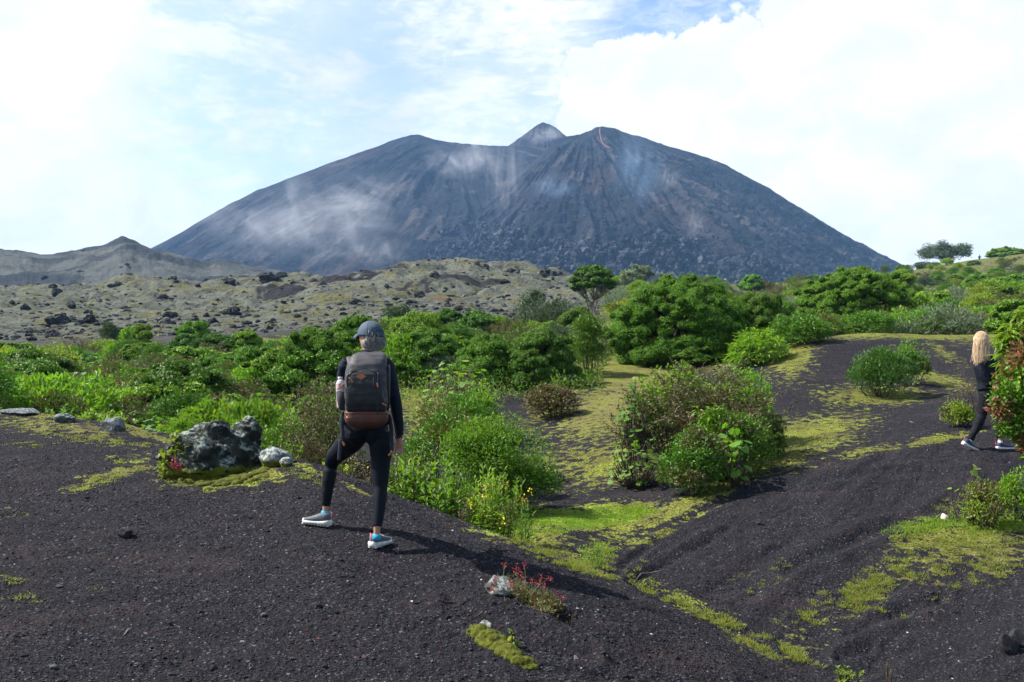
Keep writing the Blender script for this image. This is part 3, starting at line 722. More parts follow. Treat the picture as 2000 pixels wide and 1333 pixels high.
def bush(Wd, H, seed, lobes=9, per=160, leaf=.08, lw=.45, lr=.34, up=.4, low=-.5, m=0, m2=None, mix=0.0, fill=.35, twigs=10, Dp=None, pointy=0.0, shell=(.55, 1.1)):
    rng = np.random.default_rng(seed); cg = G(); tg = G(); Dp = Dp or Wd
    cs = []
    for i in range(lobes):
        a = rng.uniform(0, 6.283); rr = rng.uniform(.0, 1)**.55; e = rng.uniform(.12, 1)
        w = math.sqrt(max(0, 1-(e*.9)**2))*(1-pointy*e*.6)
        cs.append(np.array([math.cos(a)*rr*w*(Wd/2-lr*Wd*.35), math.sin(a)*rr*w*(Dp/2-lr*Dp*.35), H*(.18+.66*e*(1-.25*rr*(1-pointy)))]))
    for c in cs:
        r = lr*Wd*rng.uniform(.65, 1.15)*.75; rz_ = min(r*.9, H*.34)
        mm = m if (m2 is None or rng.uniform() > mix) else m2
        c[2] = min(c[2], H-rz_)
        clump_leaves(cg, c, (r, r, rz_), per, rng, leaf, leaf*lw, mm, up, low, shell)
        for q in range(2):
            dd = rdir(rng, 1)[0]; dd[2] = abs(dd[2]); clump_leaves(cg, c+dd*r*.8, (r*.4, r*.4, rz_*.4), int(per*.22), rng, leaf, leaf*lw, mm, up, low, shell)
    k = int(per*lobes*fill)
    P = rdir(rng, k)*rng.uniform(.3, 1, (k, 1))**.5*np.array([Wd/2, Dp/2, H*.5])+np.array([0, 0, H*.45]); P = P[P[:, 2] > 0.02]
    cg.leaves(P, rdir(rng, len(P))+np.array([0, 0, up]), rdir(rng, len(P)), leaf*.9, leaf*lw*.9, m)
    for i in range(twigs):
        c = cs[i % len(cs)]
        limb(tg, (rng.normal(0, .05*Wd), rng.normal(0, .05*Wd), -.08), c+rdir(rng, 1)[0]*lr*Wd*.3, .012*Wd+.004, .004, rng, .1, 0, 4, 4)
    return cg, tg

def feathery(Wd, H, seed, stems=26, twl=.28, leaf=.028, dens=34, Dp=None):
    """arching twiggy shrub carrying tiny leaves"""
    rng = np.random.default_rng(seed); cg = G(); tg = G(); Dp = Dp or Wd
    for s in range(stems):
        a = rng.uniform(0, 6.283); lean = rng.uniform(.1, 1)
        tip = np.array([math.cos(a)*lean*Wd/2, math.sin(a)*lean*Dp/2, H*rng.uniform(.55, 1)*(1-.45*lean**2)])
        pts = limb(tg, (rng.normal(0, .04*Wd), rng.normal(0, .04*Wd), -.06), tip, .010, .003, rng, .12, 0, 4, 6)
        k = dens
        i = rng.integers(2, 7, k); base = pts[np.minimum(i, 6)]*1.0
        j = rng.uniform(0, 1, (k, 1)); base = pts[np.maximum(i-1, 0)]*(1-j)+base*j
        d = norm(rdir(rng, k)*(1, 1, .6)+np.array([math.cos(a)*.4, math.sin(a)*.4, .55])); L = twl*rng.uniform(.4, 1.1, k)
        for q in range(k):
            e = base[q]+d[q]*L[q]
            m_ = rng.integers(7, 12); tt = np.linspace(.15, 1, m_)[:, None]; C = base[q]+d[q]*L[q]*tt
            cg.leaves(C, norm(rdir(rng, m_)+d[q]*.8), rdir(rng, m_), leaf*rng.uniform(.7, 1.4, m_), leaf*.55, 0)
        cg.leaves(base, d, rdir(rng, k), L, .008, 1)
    return cg, tg

def stalks(Wd, H, seed, n=20, leaf=.09, lw=.28, per=26, flowers=0, lean=.25, Dp=None, drop=.0, whorl=False):
    """upright leafy stems, some ending in small flowers"""
    rng = np.random.default_rng(seed); cg = G(); tg = G(); fg = []; Dp = Dp or Wd
    for s in range(n):
        a = rng.uniform(0, 6.283); rr = rng.uniform(0, 1)**.6
        b = np.array([math.cos(a)*rr*Wd*.42, math.sin(a)*rr*Dp*.42, -.03]); h = H*rng.uniform(.6, 1)*(1-.25*rr)
        t = b+np.array([math.cos(a)*rr*lean*h+rng.normal(0, .05)*h, math.sin(a)*rr*lean*h+rng.normal(0, .05)*h, h])
        pts = limb(tg, b, t, .006, .0025, rng, .04, 0, 4, 5)
        k = per; f = rng.uniform(.12, 1, k)**.8; P = b+(t-b)*f[:, None]+np.sin(f*np.pi)[:, None]*(pts[3]-(b+(t-b)*.6))
        az = rng.uniform(0, 6.283, k); el = .05+.65*f-drop+rng.normal(0, .15, k)
        D = np.stack([np.cos(az)*np.cos(el), np.sin(az)*np.cos(el), np.sin(el)], 1)
        N = np.stack([-np.cos(az)*np.sin(el), -np.sin(az)*np.sin(el), np.cos(el)], 1)+rng.normal(0, .2, (k, 3))
        cg.leaves(P, D, N, leaf*rng.uniform(.6, 1.15, k)*(1.15-.5*f), leaf*lw*(1.15-.4*f), 0)
        if flowers and rng.uniform() < flowers:
            q = 9; P = t+rng.normal(0, 1, (q, 3))*(.018, .018, .03)-(0, 0, .03)
            f_ = G(); f_.leaves(P, rdir(rng, q)+np.array([0, 0, .6]), rdir(rng, q), .026, .02, 0); fg.append(f_)
    return cg, tg, fg

def broadleaf(Wd, H, seed, n=24, leaf=.20, Dp=None, lobed=True):
    """big lobed leaves held out flat on stalks"""
    rng = np.random.default_rng(seed); cg = G(); tg = G(); Dp = Dp or Wd
    nl = 10
    for s in range(n):
        a = rng.uniform(0, 6.283); rr = rng.uniform(.1, 1)**.6; hh = H*rng.uniform(.08, 1)*(1-.3*rr*rr)
        c = np.array([math.cos(a)*rr*Wd*.46, math.sin(a)*rr*Dp*.46, hh]); b = np.array([c[0]*.25, c[1]*.25, -.04])
        limb(tg, b, c, .008, .004, rng, .1, 0, 4, 4)
        N = norm(np.array([math.cos(a)*.5, math.sin(a)*.5, 1])+rng.normal(0, .3, 3)); S = norm(np.cross(N, (math.cos(a), math.sin(a), .1))); D = np.cross(S, N)
        L = leaf*rng.uniform(.55, 1.15)
        th = np.linspace(-math.pi*.86, math.pi*.86, nl*2+1)
        rad = np.where(np.arange(nl*2+1) % 2 == 0, 1.0, .74 if lobed else .97)*(.62+.38*np.cos(th*.5)**1.0)
        V = c + L*.5*(np.outer(np.cos(th)*rad, D)+np.outer(np.sin(th)*rad, S)) + np.outer(rng.normal(0, .02, len(th))*L-.05*L*rad, N)
        V = np.concatenate([[c-D*L*.08], V]); k = len(th)
        cg.add(V, [(0, i, i+1) for i in range(1, k)], 0)
    return cg, tg

def droopy(Wd, H, seed, n=60, leaf=.13, lw=.3, Dp=None, base=.1, per=9):
    """sprays of narrow leaves hanging from branch tips"""
    rng = np.random.default_rng(seed); cg = G(); tg = G(); Dp = Dp or Wd
    for s in range(n):
        d = rdir(rng, 1)[0]; d[2] = abs(d[2])*1.0; rr = rng.uniform(.55, 1)
        p = np.array([d[0]*Wd/2*rr, d[1]*Dp/2*rr, H*base+d[2]*H*(1-base)*rr*.97])
        if s % 3 == 0: limb(tg, (0, 0, -.05), p, .014*Wd, .003, rng, .1, 0, 4, 4)
        k = per; az = rng.uniform(0, 6.283, k); el = rng.uniform(-1.0, .35, k)
        D = np.stack([np.cos(az)*np.cos(el), np.sin(az)*np.cos(el), np.sin(el)], 1)+d*.45
        N = np.stack([np.cos(az)*.5, np.sin(az)*.5, np.ones(k)], 1)+rng.normal(0, .2, (k, 3))
        cg.leaves(p+rng.normal(0, .25*leaf, (k, 3)), D, N, leaf*rng.uniform(.6, 1.2, k), leaf*lw, 0)
    return cg, tg

def tree_open(Wd, H, seed, leaf=.16, n=34, per=110, cr=.11):
    rng = np.random.default_rng(seed); cg = G(); tg = G()
    top = np.array([0, 0, H*.32]); limb(tg, (0, 0, -.3), top, .035*H, .025*H, rng, .05, 0, 7)
    for i in range(n):
        a = rng.uniform(0, 6.283); e = rng.uniform(-.1, 1); rr = rng.uniform(.55, 1)
        p = np.array([math.cos(a)*Wd/2*rr*math.sqrt(max(.05, 1-e*e*.8)), math.sin(a)*Wd/2*rr*math.sqrt(max(.05, 1-e*e*.8)), H*(.42+.5*e*rr)])
        mid = top*.4+p*.6+rng.normal(0, .05*H, 3)
        limb(tg, top*rng.uniform(.6, 1), mid, .012*H, .006*H, rng, .1, 0, 5, 3); limb(tg, mid, p, .006*H, .002*H, rng, .1, 0, 4, 3)
        r = Wd*cr*rng.uniform(.7, 1.35)
        clump_leaves(cg, p, (r, r, r*.7), per, rng, leaf, leaf*.5, 0, .2, -.7, (.3, 1.15))
    return cg, tg

def fit(cg, tg, Wd, H):
    """scale foliage and stems so the outline has the wanted width and height"""
    V = np.concatenate(cg.V); kz = H/np.percentile(V[:, 2], 99.7); kx = Wd/(np.percentile(V[:, 0], 99.3)-np.percentile(V[:, 0], .7))
    for g in (cg, tg): g.V = [v*np.array([kx, kx, kz]) for v in g.V]

def put(cg, tg, name, mats_c, mats_t, loc, rz, label, cat, group=None, extra=None, trunk='trunk', crown='crown'):
    t = empty(name, loc, rz); tag(t, label, cat, group)
    cg.build(crown, mats_c, t)
    if tg is not None and tg.V: tg.build(trunk, mats_t, t, smooth=True)
    if extra is not None:
        for e_ in (extra[1] if isinstance(extra[1], list) else [extra[1]]): e_.build(extra[0], extra[2], t)
    return t

def span(u, vtop, Y, w):
    """base point, width and height of a thing with given photo top and width at distance Y"""
    b = gp(u, Y); return b, w/F*Y, max(.12, vz(vtop, Y)-b[2])

# ---- trees and large shrubs, one by one
def T_umb(u, vtop, Y, w, seed, label, mat=None, name='umbrella_tree', cat='tree', **k):
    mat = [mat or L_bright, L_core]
    b, Wm, Hm = span(u, vtop, Y, w)
    kw = dict(cr=Wm*.085, n=60, per=340, leaf=max(.036, Y*.0021)); kw.update(k)
    cg, tg = umbrella(Wm, Hm, seed, **kw); fit(cg, tg, Wm, Hm)
    return put(cg, tg, name, mat, bark, b, 0, label, cat)
def T_bush(u, vtop, Y, w, seed, label, mats=None, name='shrub', cat='shrub', fn=bush, group=None, sink=0.0, tmat=None, **k):
    b, Wm, Hm = span(u, vtop, Y, w); b = b-np.array([0, 0, sink])
    r = fn(Wm, Hm+sink, seed, **k)
    fit(r[0], r[1], Wm, Hm+sink)
    ex = None
    if len(r) == 3: ex = ('flower_head', r[2], L_flower)
    return put(r[0], r[1], name, mats or L_fresh, tmat or bark, b, 0, label, cat, group, ex, 'stems', 'foliage')

T_umb(1335, 541, 27, 262, 11, 'largest umbrella-crowned tree with bright domed foliage clumps, right of centre', n=170, cr=.26, per=420, leaf=.038, base=.12, low=-.15, flat=.88, stems=7, Dp=3.4, wob=.10)
T_umb(1478, 572, 28.5, 165, 12, 'darker umbrella tree leaning against the right side of the largest tree', L_dark, n=80, cr=.24, leaf=.042, base=.15, low=-.2, per=340)
T_umb(1668, 527, 40, 205, 13, 'broad fan-shaped umbrella tree on the right rise with stems showing below', n=120, cr=.31, per=360, leaf=.055, base=.42, flat=.72, stems=9, low=-.25)
T_umb(1760, 528, 66, 75, 14, 'light green round tree just behind the broad fan-shaped umbrella tree', L_fresh, n=40, leaf=.16)
T_umb(1772, 565, 60, 55, 15, 'small green round tree below the light green one beside the fan-shaped tree', L_fresh, n=26, leaf=.15)
T_umb(1962, 484, 205, 66, 16, 'lone umbrella tree standing against the white sky on the right ridge', n=50, leaf=.26, base=.12, low=.0, flat=.6, stems=6, per=190)
T_umb(2000, 500, 195, 50, 17, 'green rounded tree cut by the right edge just below the ridge', n=30, leaf=.34, per=140)
b, Wm, Hm = span(1159, 519, 58, 94)
cg, tg = umbrella(Wm, Hm, 21, cr=.32, n=62, per=170, leaf=.12, base=.66, flat=.5, stems=5, low=-.3, wob=.08)
put(cg, tg, 'flat_topped_tree', [L_dark, L_core], bark_pale, b, 0, 'slender flat-topped tree with bare pale stems in front of the volcano foot', 'tree')
b, Wm, Hm = span(1848, 474, 190, 98)
cg, tg = tree_open(Wm, Hm, 22, leaf=.30, n=60, per=150); fit(cg, tg, Wm, Hm); put(cg, tg, 'open_crowned_tree', L_greyg, bark, b, 0, 'tall loose grey-green tree on the skyline of the right ridge', 'tree')
b, Wm, Hm = span(1812, 512, 184, 50)
cg, tg = tree_open(Wm, Hm, 23, leaf=.34, n=30, per=120, cr=.16); fit(cg, tg, Wm, Hm); put(cg, tg, 'open_crowned_tree', L_greyg, bark, b, 0, 'lower grey-green tree leaning left beside the tall skyline tree', 'tree')
b, Wm, Hm = span(1243, 519, 122, 62)
cg, tg = tree_open(Wm, Hm, 24, leaf=.26, n=34, per=150, cr=.14); fit(cg, tg, Wm, Hm); put(cg, tg, 'silvery_tree', L_silver, bark, b, 0, 'round silvery tree standing between flat-topped tree and largest tree', 'tree')
b, Wm, Hm = span(1299, 534, 125, 42)
cg, tg = tree_open(Wm, Hm, 25, leaf=.26, n=24, per=130, cr=.18); fit(cg, tg, Wm, Hm); put(cg, tg, 'silvery_tree', L_silver, bark, b, 0, 'small pale crown peeping out over the top of the largest tree', 'tree')

# middle distance, left to right
T_umb(378, 628, 46, 66, 31, 'small dark-green umbrella tree at the edge of the rocky slope, left', n=26, cr=.2, leaf=.10, base=.35)
T_umb(362, 652, 42, 60, 32, 'second small umbrella tree just below the first at left', L_dark, n=24, cr=.2, leaf=.09, base=.3)
T_umb(480, 645, 44, 62, 33, 'low spreading umbrella tree on the left below the rocky slope', n=24, cr=.2, leaf=.10)
T_umb(502, 678, 30, 110, 34, 'dark green umbrella shrub tree left of the hiker, further left of two', n=40, cr=.20, leaf=.05)
T_umb(622, 640, 24, 150, 35, 'large clumpy umbrella tree directly left of the hiker', n=80, cr=.22, leaf=.04, base=.15, per=340)
T_umb(700, 616, 31, 110, 36, 'umbrella tree crown standing behind the hiker’s head'.replace('’', ''), n=42, cr=.25, leaf=.055)
T_umb(820, 611, 29, 140, 37, 'dark flat umbrella tree just right of the hiker cap', n=62, cr=.24, leaf=.052, base=.3)
T_umb(842, 645, 25, 110, 38, 'shaded clumpy tree below the flat umbrella tree right of the hiker', L_dark, n=46, cr=.2, leaf=.045)
T_umb(968, 617, 42, 64, 39, 'small rounded umbrella tree between flat umbrella tree and silvery shrub', n=26, cr=.22, leaf=.10)
T_umb(950, 655, 24, 130, 40, 'clumpy dark-green tree right of centre in the middle belt, left of three', n=66, cr=.2, leaf=.042, base=.1)
T_umb(1058, 640, 23.5, 150, 41, 'clumpy dark-green tree right of centre in the middle belt, middle of three', L_dark, n=74, cr=.22, leaf=.042, base=.12)
b, Wm, Hm = span(1148, 608, 24.5, 100)
cg, tg = bush(Wm, Hm, 42, 16, 240, .075, .4, .30, .5, pointy=.8); put(cg, tg, 'conical_tree', L_dark, bark, b, 0, 'cone-shaped dark-green tree in front of the flat-topped tree', 'tree')
T_bush(1075, 583, 40, 120, 43, 'wide grey-green shrub with upright shoots behind the clumpy middle trees', L_greyg, lobes=14, per=200, leaf=.16, lw=.22, up=1.2)
T_bush(1040, 566, 60, 50, 44, 'small dark blue-green shrub above the wide grey-green shrub', L_greyg, lobes=8, leaf=.17, per=130)
T_bush(785, 596, 62, 66, 45, 'low dark blue-green shrub on the slope above the hiker cap', L_greyg, lobes=9, leaf=.17, per=130)
T_bush(1215, 585, 60, 70, 46, 'yellow-green airy shrub between flat-topped tree and largest tree', L_yellow, lobes=10, leaf=.14, per=110)
T_bush(216, 630, 52, 40, 47, 'narrow dark grey-green bush on the far left at the slope edge', L_greyg, lobes=9, leaf=.13, per=170, pointy=.5)
T_bush(262, 638, 50, 55, 48, 'light green bush right of the narrow dark bush at far left', L_fresh, lobes=8, leaf=.13, per=120)
T_umb(280, 634, 49, 40, 49, 'small bright umbrella shrub beside the light green bush at far left', n=18, cr=.18, leaf=.11)
T_bush(95, 672, 34, 115, 50, 'yellow-green tall shrub in the upper left of the scrub', L_yellow, lobes=12, leaf=.10, per=150, up=.9)
T_bush(18, 693, 30, 80, 51, 'bright yellow-green bush at the left edge', L_yellow, lobes=9, leaf=.09, per=160, up=.9)
T_bush(60, 720, 26, 110, 52, 'dark green mounded bush below the bright bush at the left edge', L_dark, lobes=10, leaf=.07, per=230)
T_bush(360, 812, 14.4, 96, 53, 'bright green domed cushion bush behind the lichen boulder', L_fresh, lobes=12, leaf=.04, per=330, lr=.3, up=.8)
T_bush(1480, 642, 23.6, 120, 54, 'yellow-green fronded bush in front of the dark leaning umbrella tree', L_fresh, fn=droopy, n=190, leaf=.15, lw=.25, per=12)
T_bush(1560, 612, 25, 112, 55, 'dark green dense bush right of the fronded bush', L_dark, lobes=13, leaf=.075, per=290)
T_bush(1528, 585, 33, 70, 56, 'dark green bush crest behind the dense bush in the right middle', L_dark, lobes=9, leaf=.09, per=200)
T_bush(1721, 680, 19.4, 112, 57, 'isolated round green bush on the black ash slope', [leafmat('leaf_round_bush', (.05, .13, .02), (.10, .20, .035), None, 0, .25)], lobes=26, leaf=.055, per=260, lr=.26, up=1.3, low=-.35, shell=(.75, 1.05), lw=.4)
T_bush(1782, 663, 20.3, 62, 58, 'mixed green and brown leafy plant beside the isolated round bush', [L_fresh, L_brown], m2=1, mix=.45, lobes=10, leaf=.07, per=90, up=.9)
T_bush(1845, 610, 33, 80, 59, 'grey-green round bush at the top edge of the black ash slope', L_greyg, lobes=12, leaf=.09, per=230)
T_bush(1805, 575, 44, 66, 60, 'bright round bush on the right slope beside the fan-shaped tree', L_bright, lobes=12, leaf=.10, per=200)
T_bush(1862, 560, 55, 76, 61, 'pale silvery willow-like shrub on the right slope', L_silver, lobes=12, leaf=.18, lw=.16, per=150, up=1.0)
T_bush(1915, 572, 52, 66, 62, 'yellow-green airy shrub right of the silvery shrub', L_yellow, lobes=9, leaf=.12, per=100)
T_bush(1943, 606, 38, 80, 63, 'green rounded bush right of the grey-green round bush on the slope', L_bright, lobes=12, leaf=.09, per=220)
T_bush(1985, 548, 62, 60, 64, 'dark-green clumpy bush at the right edge below the ridge', L_bright, lobes=12, leaf=.13, per=150)
T_bush(1934, 544, 80, 50, 65, 'small green bush in the black patch of the right slope', L_bright, lobes=9, leaf=.16, per=130)
T_bush(1880, 600, 36, 60, 66, 'olive brown feathery shrub between round bushes on the right slope', [L_olive, bark], fn=feathery, stems=18, dens=16, leaf=.06)
T_bush(1550, 540, 150, 34, 67, 'small dark shrub on the low rise in front of the lava field', L_greyg, lobes=8, leaf=.3, per=90)
T_bush(1500, 549, 120, 36, 68, 'low olive shrub on the rise left of the small dark shrub', L_olive, lobes=7, leaf=.25, per=80)
T_bush(1545, 568, 80, 40, 69, 'bright round shrub in front of the low rise in the right middle', L_fresh, lobes=8, leaf=.18, per=110)

# the big mixed thicket right of centre
T_bush(1370, 716, 14.6, 290, 71, 'wide brown and olive twiggy shrub filling the thicket right of centre', [L_olive, bark], fn=feathery, stems=64, dens=22, leaf=.042, twl=.34, Dp=1.4)
T_bush(1325, 712, 15.4, 190, 72, 'fresh green leafy shrub rising behind the twiggy brown shrub', L_fresh, lobes=14, leaf=.075, per=170, up=.7)
T_bush(1450, 718, 15.6, 130, 172, 'green shrub with upright shoots at the back right of the thicket', L_fresh, lobes=11, leaf=.07, per=150, up=.8)
T_bush(1355, 838, 12.7, 120, 73, 'dark green upright bush at the near end of the thicket', [L_dark, L_olive], m2=1, mix=.4, lobes=20, leaf=.045, per=300, low=-.7)
T_bush(1420, 800, 13.6, 170, 173, 'dark shaded bush at the lower right of the thicket', [L_dark, L_olive], m2=1, mix=.35, lobes=20, leaf=.05, per=260, low=-.8)
T_bush(1245, 738, 14.8, 80, 74, 'tall broad-leaved plant at the left side of the thicket', L_broad, fn=broadleaf, n=150, leaf=.12)
T_bush(1245, 858, 13.7, 110, 75, 'low broad-leaved plant at the lower left foot of the thicket', L_broad, fn=broadleaf, n=110, leaf=.115)
T_bush(1437, 826, 12.8, 70, 76, 'plant with big bright lobed leaves on the right side of the thicket', L_broad, fn=broadleaf, n=26, leaf=.19)
T_bush(1385, 790, 13.4, 90, 77, 'drooping-leaved bush in the middle of the thicket', L_bright, fn=droopy, n=70, leaf=.11, per=9)
T_bush(1500, 790, 14.6, 70, 78, 'drooping dark-leaved bush at the right end of the thicket', L_dark, fn=droopy, n=90, leaf=.12, per=10)

# bushes between the hiker and the valley floor
T_bush(895, 705, 17.5, 165, 81, 'tall broad-leaved bush right of the hiker shoulder', L_broad, fn=broadleaf, n=260, leaf=.125)
T_bush(940, 752, 15, 90, 181, 'small-leaved light green shrub below the tall broad-leaved bush', [L_fresh, L_dark], m2=1, mix=.4, lobes=16, leaf=.055, per=260, up=.7)
T_bush(890, 765, 13.6, 215, 82, 'tangled green and brown weedy shrub right of the hiker arm', [L_dark, L_olive], m2=1, mix=.4, lobes=26, leaf=.05, per=190, up=.7, lr=.24)
T_bush(972, 815, 12.2, 215, 83, 'rounded small-leaved bush at the edge of the valley floor', [L_fresh, L_dark], m2=1, mix=.6, lobes=30, leaf=.036, per=400, lr=.26, Dp=1.0)
T_bush(800, 888, 10.3, 110, 84, 'leafy green plants right of the hiker leg', L_fresh, fn=stalks, n=42, leaf=.125, lw=.36, per=22)
T_bush(880, 905, 10.0, 120, 85, 'leafy weeds at the crest of the ash mound right of the hiker', L_fresh, fn=stalks, n=42, leaf=.12, lw=.34, per=24)
T_bush(962, 912, 9.75, 100, 86, 'clump of upright stems with yellow flowers at the end of the mound', L_fresh, fn=stalks, n=44, leaf=.105, lw=.27, per=30, flowers=.32, tmat=stem_m)
T_bush(1020, 982, 9.4, 44, 87, 'small dark leafy plant at the edge of the bright grass', L_broad, fn=stalks, n=9, leaf=.10, lw=.26, per=24, lean=.5)
T_bush(720, 880, 10.6, 120, 88, 'brown and green weeds seen between the hiker legs', [L_brown], fn=stalks, n=40, leaf=.06, lw=.35, per=26, flowers=.35)
T_bush(660, 900, 10.7, 70, 188, 'green leafy sprouts behind the hiker bent knee', L_fresh, fn=stalks, n=22, leaf=.08, lw=.3, per=22, flowers=.3)
T_bush(630, 740, 14.2, 120, 89, 'olive feathery shrub left of the backpack', [L_olive, bark], fn=feathery, stems=44, dens=20, leaf=.04)
T_bush(605, 815, 12.3, 110, 90, 'lower olive feathery shrub left of the hiker thigh', [L_olive, bark], fn=feathery, stems=38, dens=20, leaf=.036)
T_bush(560, 848, 11.9, 60, 91, 'leafy sprig plants behind the small lichen rock', L_fresh, fn=stalks, n=16, leaf=.09, lw=.3, per=22)
T_bush(1075, 752, 19.6, 100, 92, 'low dark leafy bush on the mossy slope in the valley', [L_olive, L_brown], m2=1, mix=.4, lobes=14, leaf=.06, per=200)
T_bush(1092, 722, 20.5, 34, 93, 'small upright leafy plant on top of the low dark bush', L_fresh, fn=stalks, n=10, leaf=.16, lw=.3, per=16)
T_bush(1150, 715, 23, 36, 94, 'tiny green plant at the foot of the cone-shaped tree', L_fresh, fn=stalks, n=8, leaf=.14, lw=.3, per=14)
T_bush(190, 800, 15.6, 110, 95, 'leafy green plants behind the crest at the far left', L_fresh, fn=stalks, n=46, leaf=.12, lw=.34, per=24)
T_bush(115, 790, 16.2, 50, 96, 'dark-stemmed leafy plant poking over the left crest', L_broad, fn=stalks, n=12, leaf=.12, lw=.3, per=22)

# right edge: shrub with red-tinged leaves, branches hanging in front of the woman
b = gp(2150, 9.0)
rng = np.random.default_rng(5)
rg = G(); rt = G(); cx = np.array([0, 0, 0.]) 
for (u, v, r, dy) in [(1990,745,42,0),(1958,770,30,-.1),(1985,810,44,.05),(1948,800,26,-.1),(2030,700,55,0),(2040,780,60,.1),(2010,840,34,0),(1965,835,24,.1),(2080,740,60,.1),(2060,840,50,0),(1990,705,30,.1),(1998,868,18,0),(1975,785,40,.2),(1970,740,30,.1),(2000,790,50,-.1),(2040,870,50,0),(2015,770,50,.3),(2070,800,70,.2)]:
    c = W(u+4, v, 9+dy)-b; rr = r/F*9
    clump_leaves(rg, c, (rr, rr*1.1, rr), int(420*(r/40)**1.7)+70, rng, .046, .026, 0 if rng.uniform() < .55 else 1, .2, -1, (.3, 1.15))
    limb(rt, (.10, 0, .55), c, .016, .004, rng, .12, 0, 5, 5)
limb(rt, (.05, 0, -.1), (.10, 0, .6), .03, .02, rng, .05, 0, 6)
o = put(rg, rt, 'shrub', [L_red, L_dark], bark, b, 0, 'shrub with red-tinged leaves at the right edge, in front of the walking woman', 'shrub', None, None, 'stems', 'foliage')
b = gp(2150, 9.7); dg_ = G(); dt = G()
for (u, v, r, dy) in [(1985,662,36,0),(1972,690,24,0),(2010,640,40,.1),(2050,640,60,.1),(1966,662,18,0),(1975,715,26,.1),(2040,700,50,0),(2100,680,60,0)]:
    c = W(u, v, 9.6+dy)-b; rr = r/F*9.6; k = int(30*(r/30)**1.6)
    limb(dt, (.10, 0, .6), c, .018, .004, rng, .12, 0, 5, 5)
    for q in range(k):
        d = rdir(rng, 1)[0]; p = c+d*rr*rng.uniform(.5, 1); kk = 7; az = rng.uniform(0, 6.283, kk); el = rng.uniform(-1.1, .1, kk)
        D = np.stack([np.cos(az)*np.cos(el), np.sin(az)*np.cos(el), np.sin(el)], 1)
        N = np.stack([np.cos(az)*.6, np.sin(az)*.6, np.ones(kk)], 1)
        dg_.leaves(p+rng.normal(0, .02, (kk, 3)), D, N, rng.uniform(.08, .14, kk), .034, 0)
limb(dt, (.05, 0, -.1), (.10, 0, .65), .03, .02, rng, .05, 0, 6)
put(dg_, dt, 'shrub', [L_fresh], bark, b, 0, 'green shrub with long drooping leaves at the right edge beside the woman head', 'shrub', None, None, 'stems', 'foliage')
T_bush(1888, 908, 11.0, 62, 101, 'bright yellow-green seedling with oval leaves below the walking woman', L_yellow, fn=broadleaf, n=22, leaf=.085, lobed=False)
T_bush(1925, 938, 10.9, 100, 102, 'low yellow-green weeds beside the seedling at the right edge', [L_yellow, L_brown], m2=1, mix=.3, lobes=16, leaf=.034, per=110, up=.8, twigs=16)
T_bush(1985, 915, 11.1, 60, 103, 'green leafy weeds cut by the right edge', L_fresh, lobes=10, leaf=.045, per=110, up=.9)
T_bush(1868, 782, 15.4, 60, 104, 'low yellow-green bush left of the walking woman knee', [L_yellow, L_brown], m2=1, mix=.3, lobes=9, leaf=.04, per=150)
T_bush(1885, 716, 15.5, 66, 105, 'thin brown twiggy bush left of the walking woman waist', [L_brown, bark], fn=feathery, stems=14, dens=5, leaf=.03)
T_bush(1652, 1302, 7.05, 56, 106, 'yellow-green leafy plant at the bottom edge, right', L_yellow, fn=stalks, n=10, leaf=.045, lw=.45, per=16, lean=.5)
T_bush(1740, 1298, 7.05, 26, 107, 'dry little grass plant at the bottom edge right of the yellow-green one', L_olive, fn=stalks, n=9, leaf=.04, lw=.15, per=12, lean=.3)
T_bush(1168, 1070, 9.15, 26, 108, 'small green rosette plant in the gully grass', L_fresh, fn=stalks, n=9, leaf=.05, lw=.3, per=16, lean=.9)
T_bush(1281, 1138, 8.8, 34, 109, 'small yellow-leaved seedling in the gully', L_yellow, fn=stalks, n=6, leaf=.035, lw=.45, per=12, lean=.5)

# ---- smaller bushes that fill the scrub: one of each kind, then copies
protos = []
def proto(name, cg, tg, mats, tm, cat='shrub'):
    t = empty(name, (0, 0, -50)); cg.build('foliage', mats, t); tg.build('stems', tm, t, smooth=True)
    protos.append((t, cat)); return t
P_ = {}
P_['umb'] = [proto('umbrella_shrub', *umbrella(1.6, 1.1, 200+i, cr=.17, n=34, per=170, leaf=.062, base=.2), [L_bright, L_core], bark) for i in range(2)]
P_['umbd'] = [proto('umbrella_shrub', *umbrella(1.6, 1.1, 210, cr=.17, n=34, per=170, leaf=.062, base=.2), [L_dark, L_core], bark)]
P_['fresh'] = [proto('leafy_shrub', *bush(1.5, .95, 220+i, 13, 170, .085, .45, .3, .7), [L_fresh], bark) for i in range(2)]
P_['mix'] = [proto('mixed_shrub', *bush(1.5, .9, 230+i, 15, 170, .065, .4, .28, .5, m2=1, mix=.5), [L_dark, L_olive], bark) for i in range(2)]
P_['yel'] = [proto('yellowish_shrub', *bush(1.3, .9, 240, 11, 130, .08, .4, .3, .9), [L_yellow], bark)]
P_['grey'] = [proto('grey_green_shrub', *bush(1.4, .9, 250, 12, 170, .085, .3, .3, .9), [L_greyg], bark)]
P_['sil'] = [proto('silvery_shrub', *bush(1.4, .9, 251, 12, 150, .10, .2, .3, 1.0), [L_silver], bark)]
P_['oli'] = [proto('feathery_shrub', *feathery(1.5, .95, 260+i, 30, .26, .05, 16), [L_olive, bark], bark) for i in range(2)]
P_['bro'] = [proto('brown_shrub', *feathery(1.3, .7, 270, 26, .24, .045, 14), [L_brown, bark], bark)]
P_['brd'] = [proto('broad_leaved_plant', *broadleaf(1.3, .9, 280, 70, .16), [L_broad], bark)]
P_['drk'] = [proto('dark_shrub', *bush(1.5, 1.0, 290, 14, 230, .06, .45, .3, .4), [L_dark], bark)]
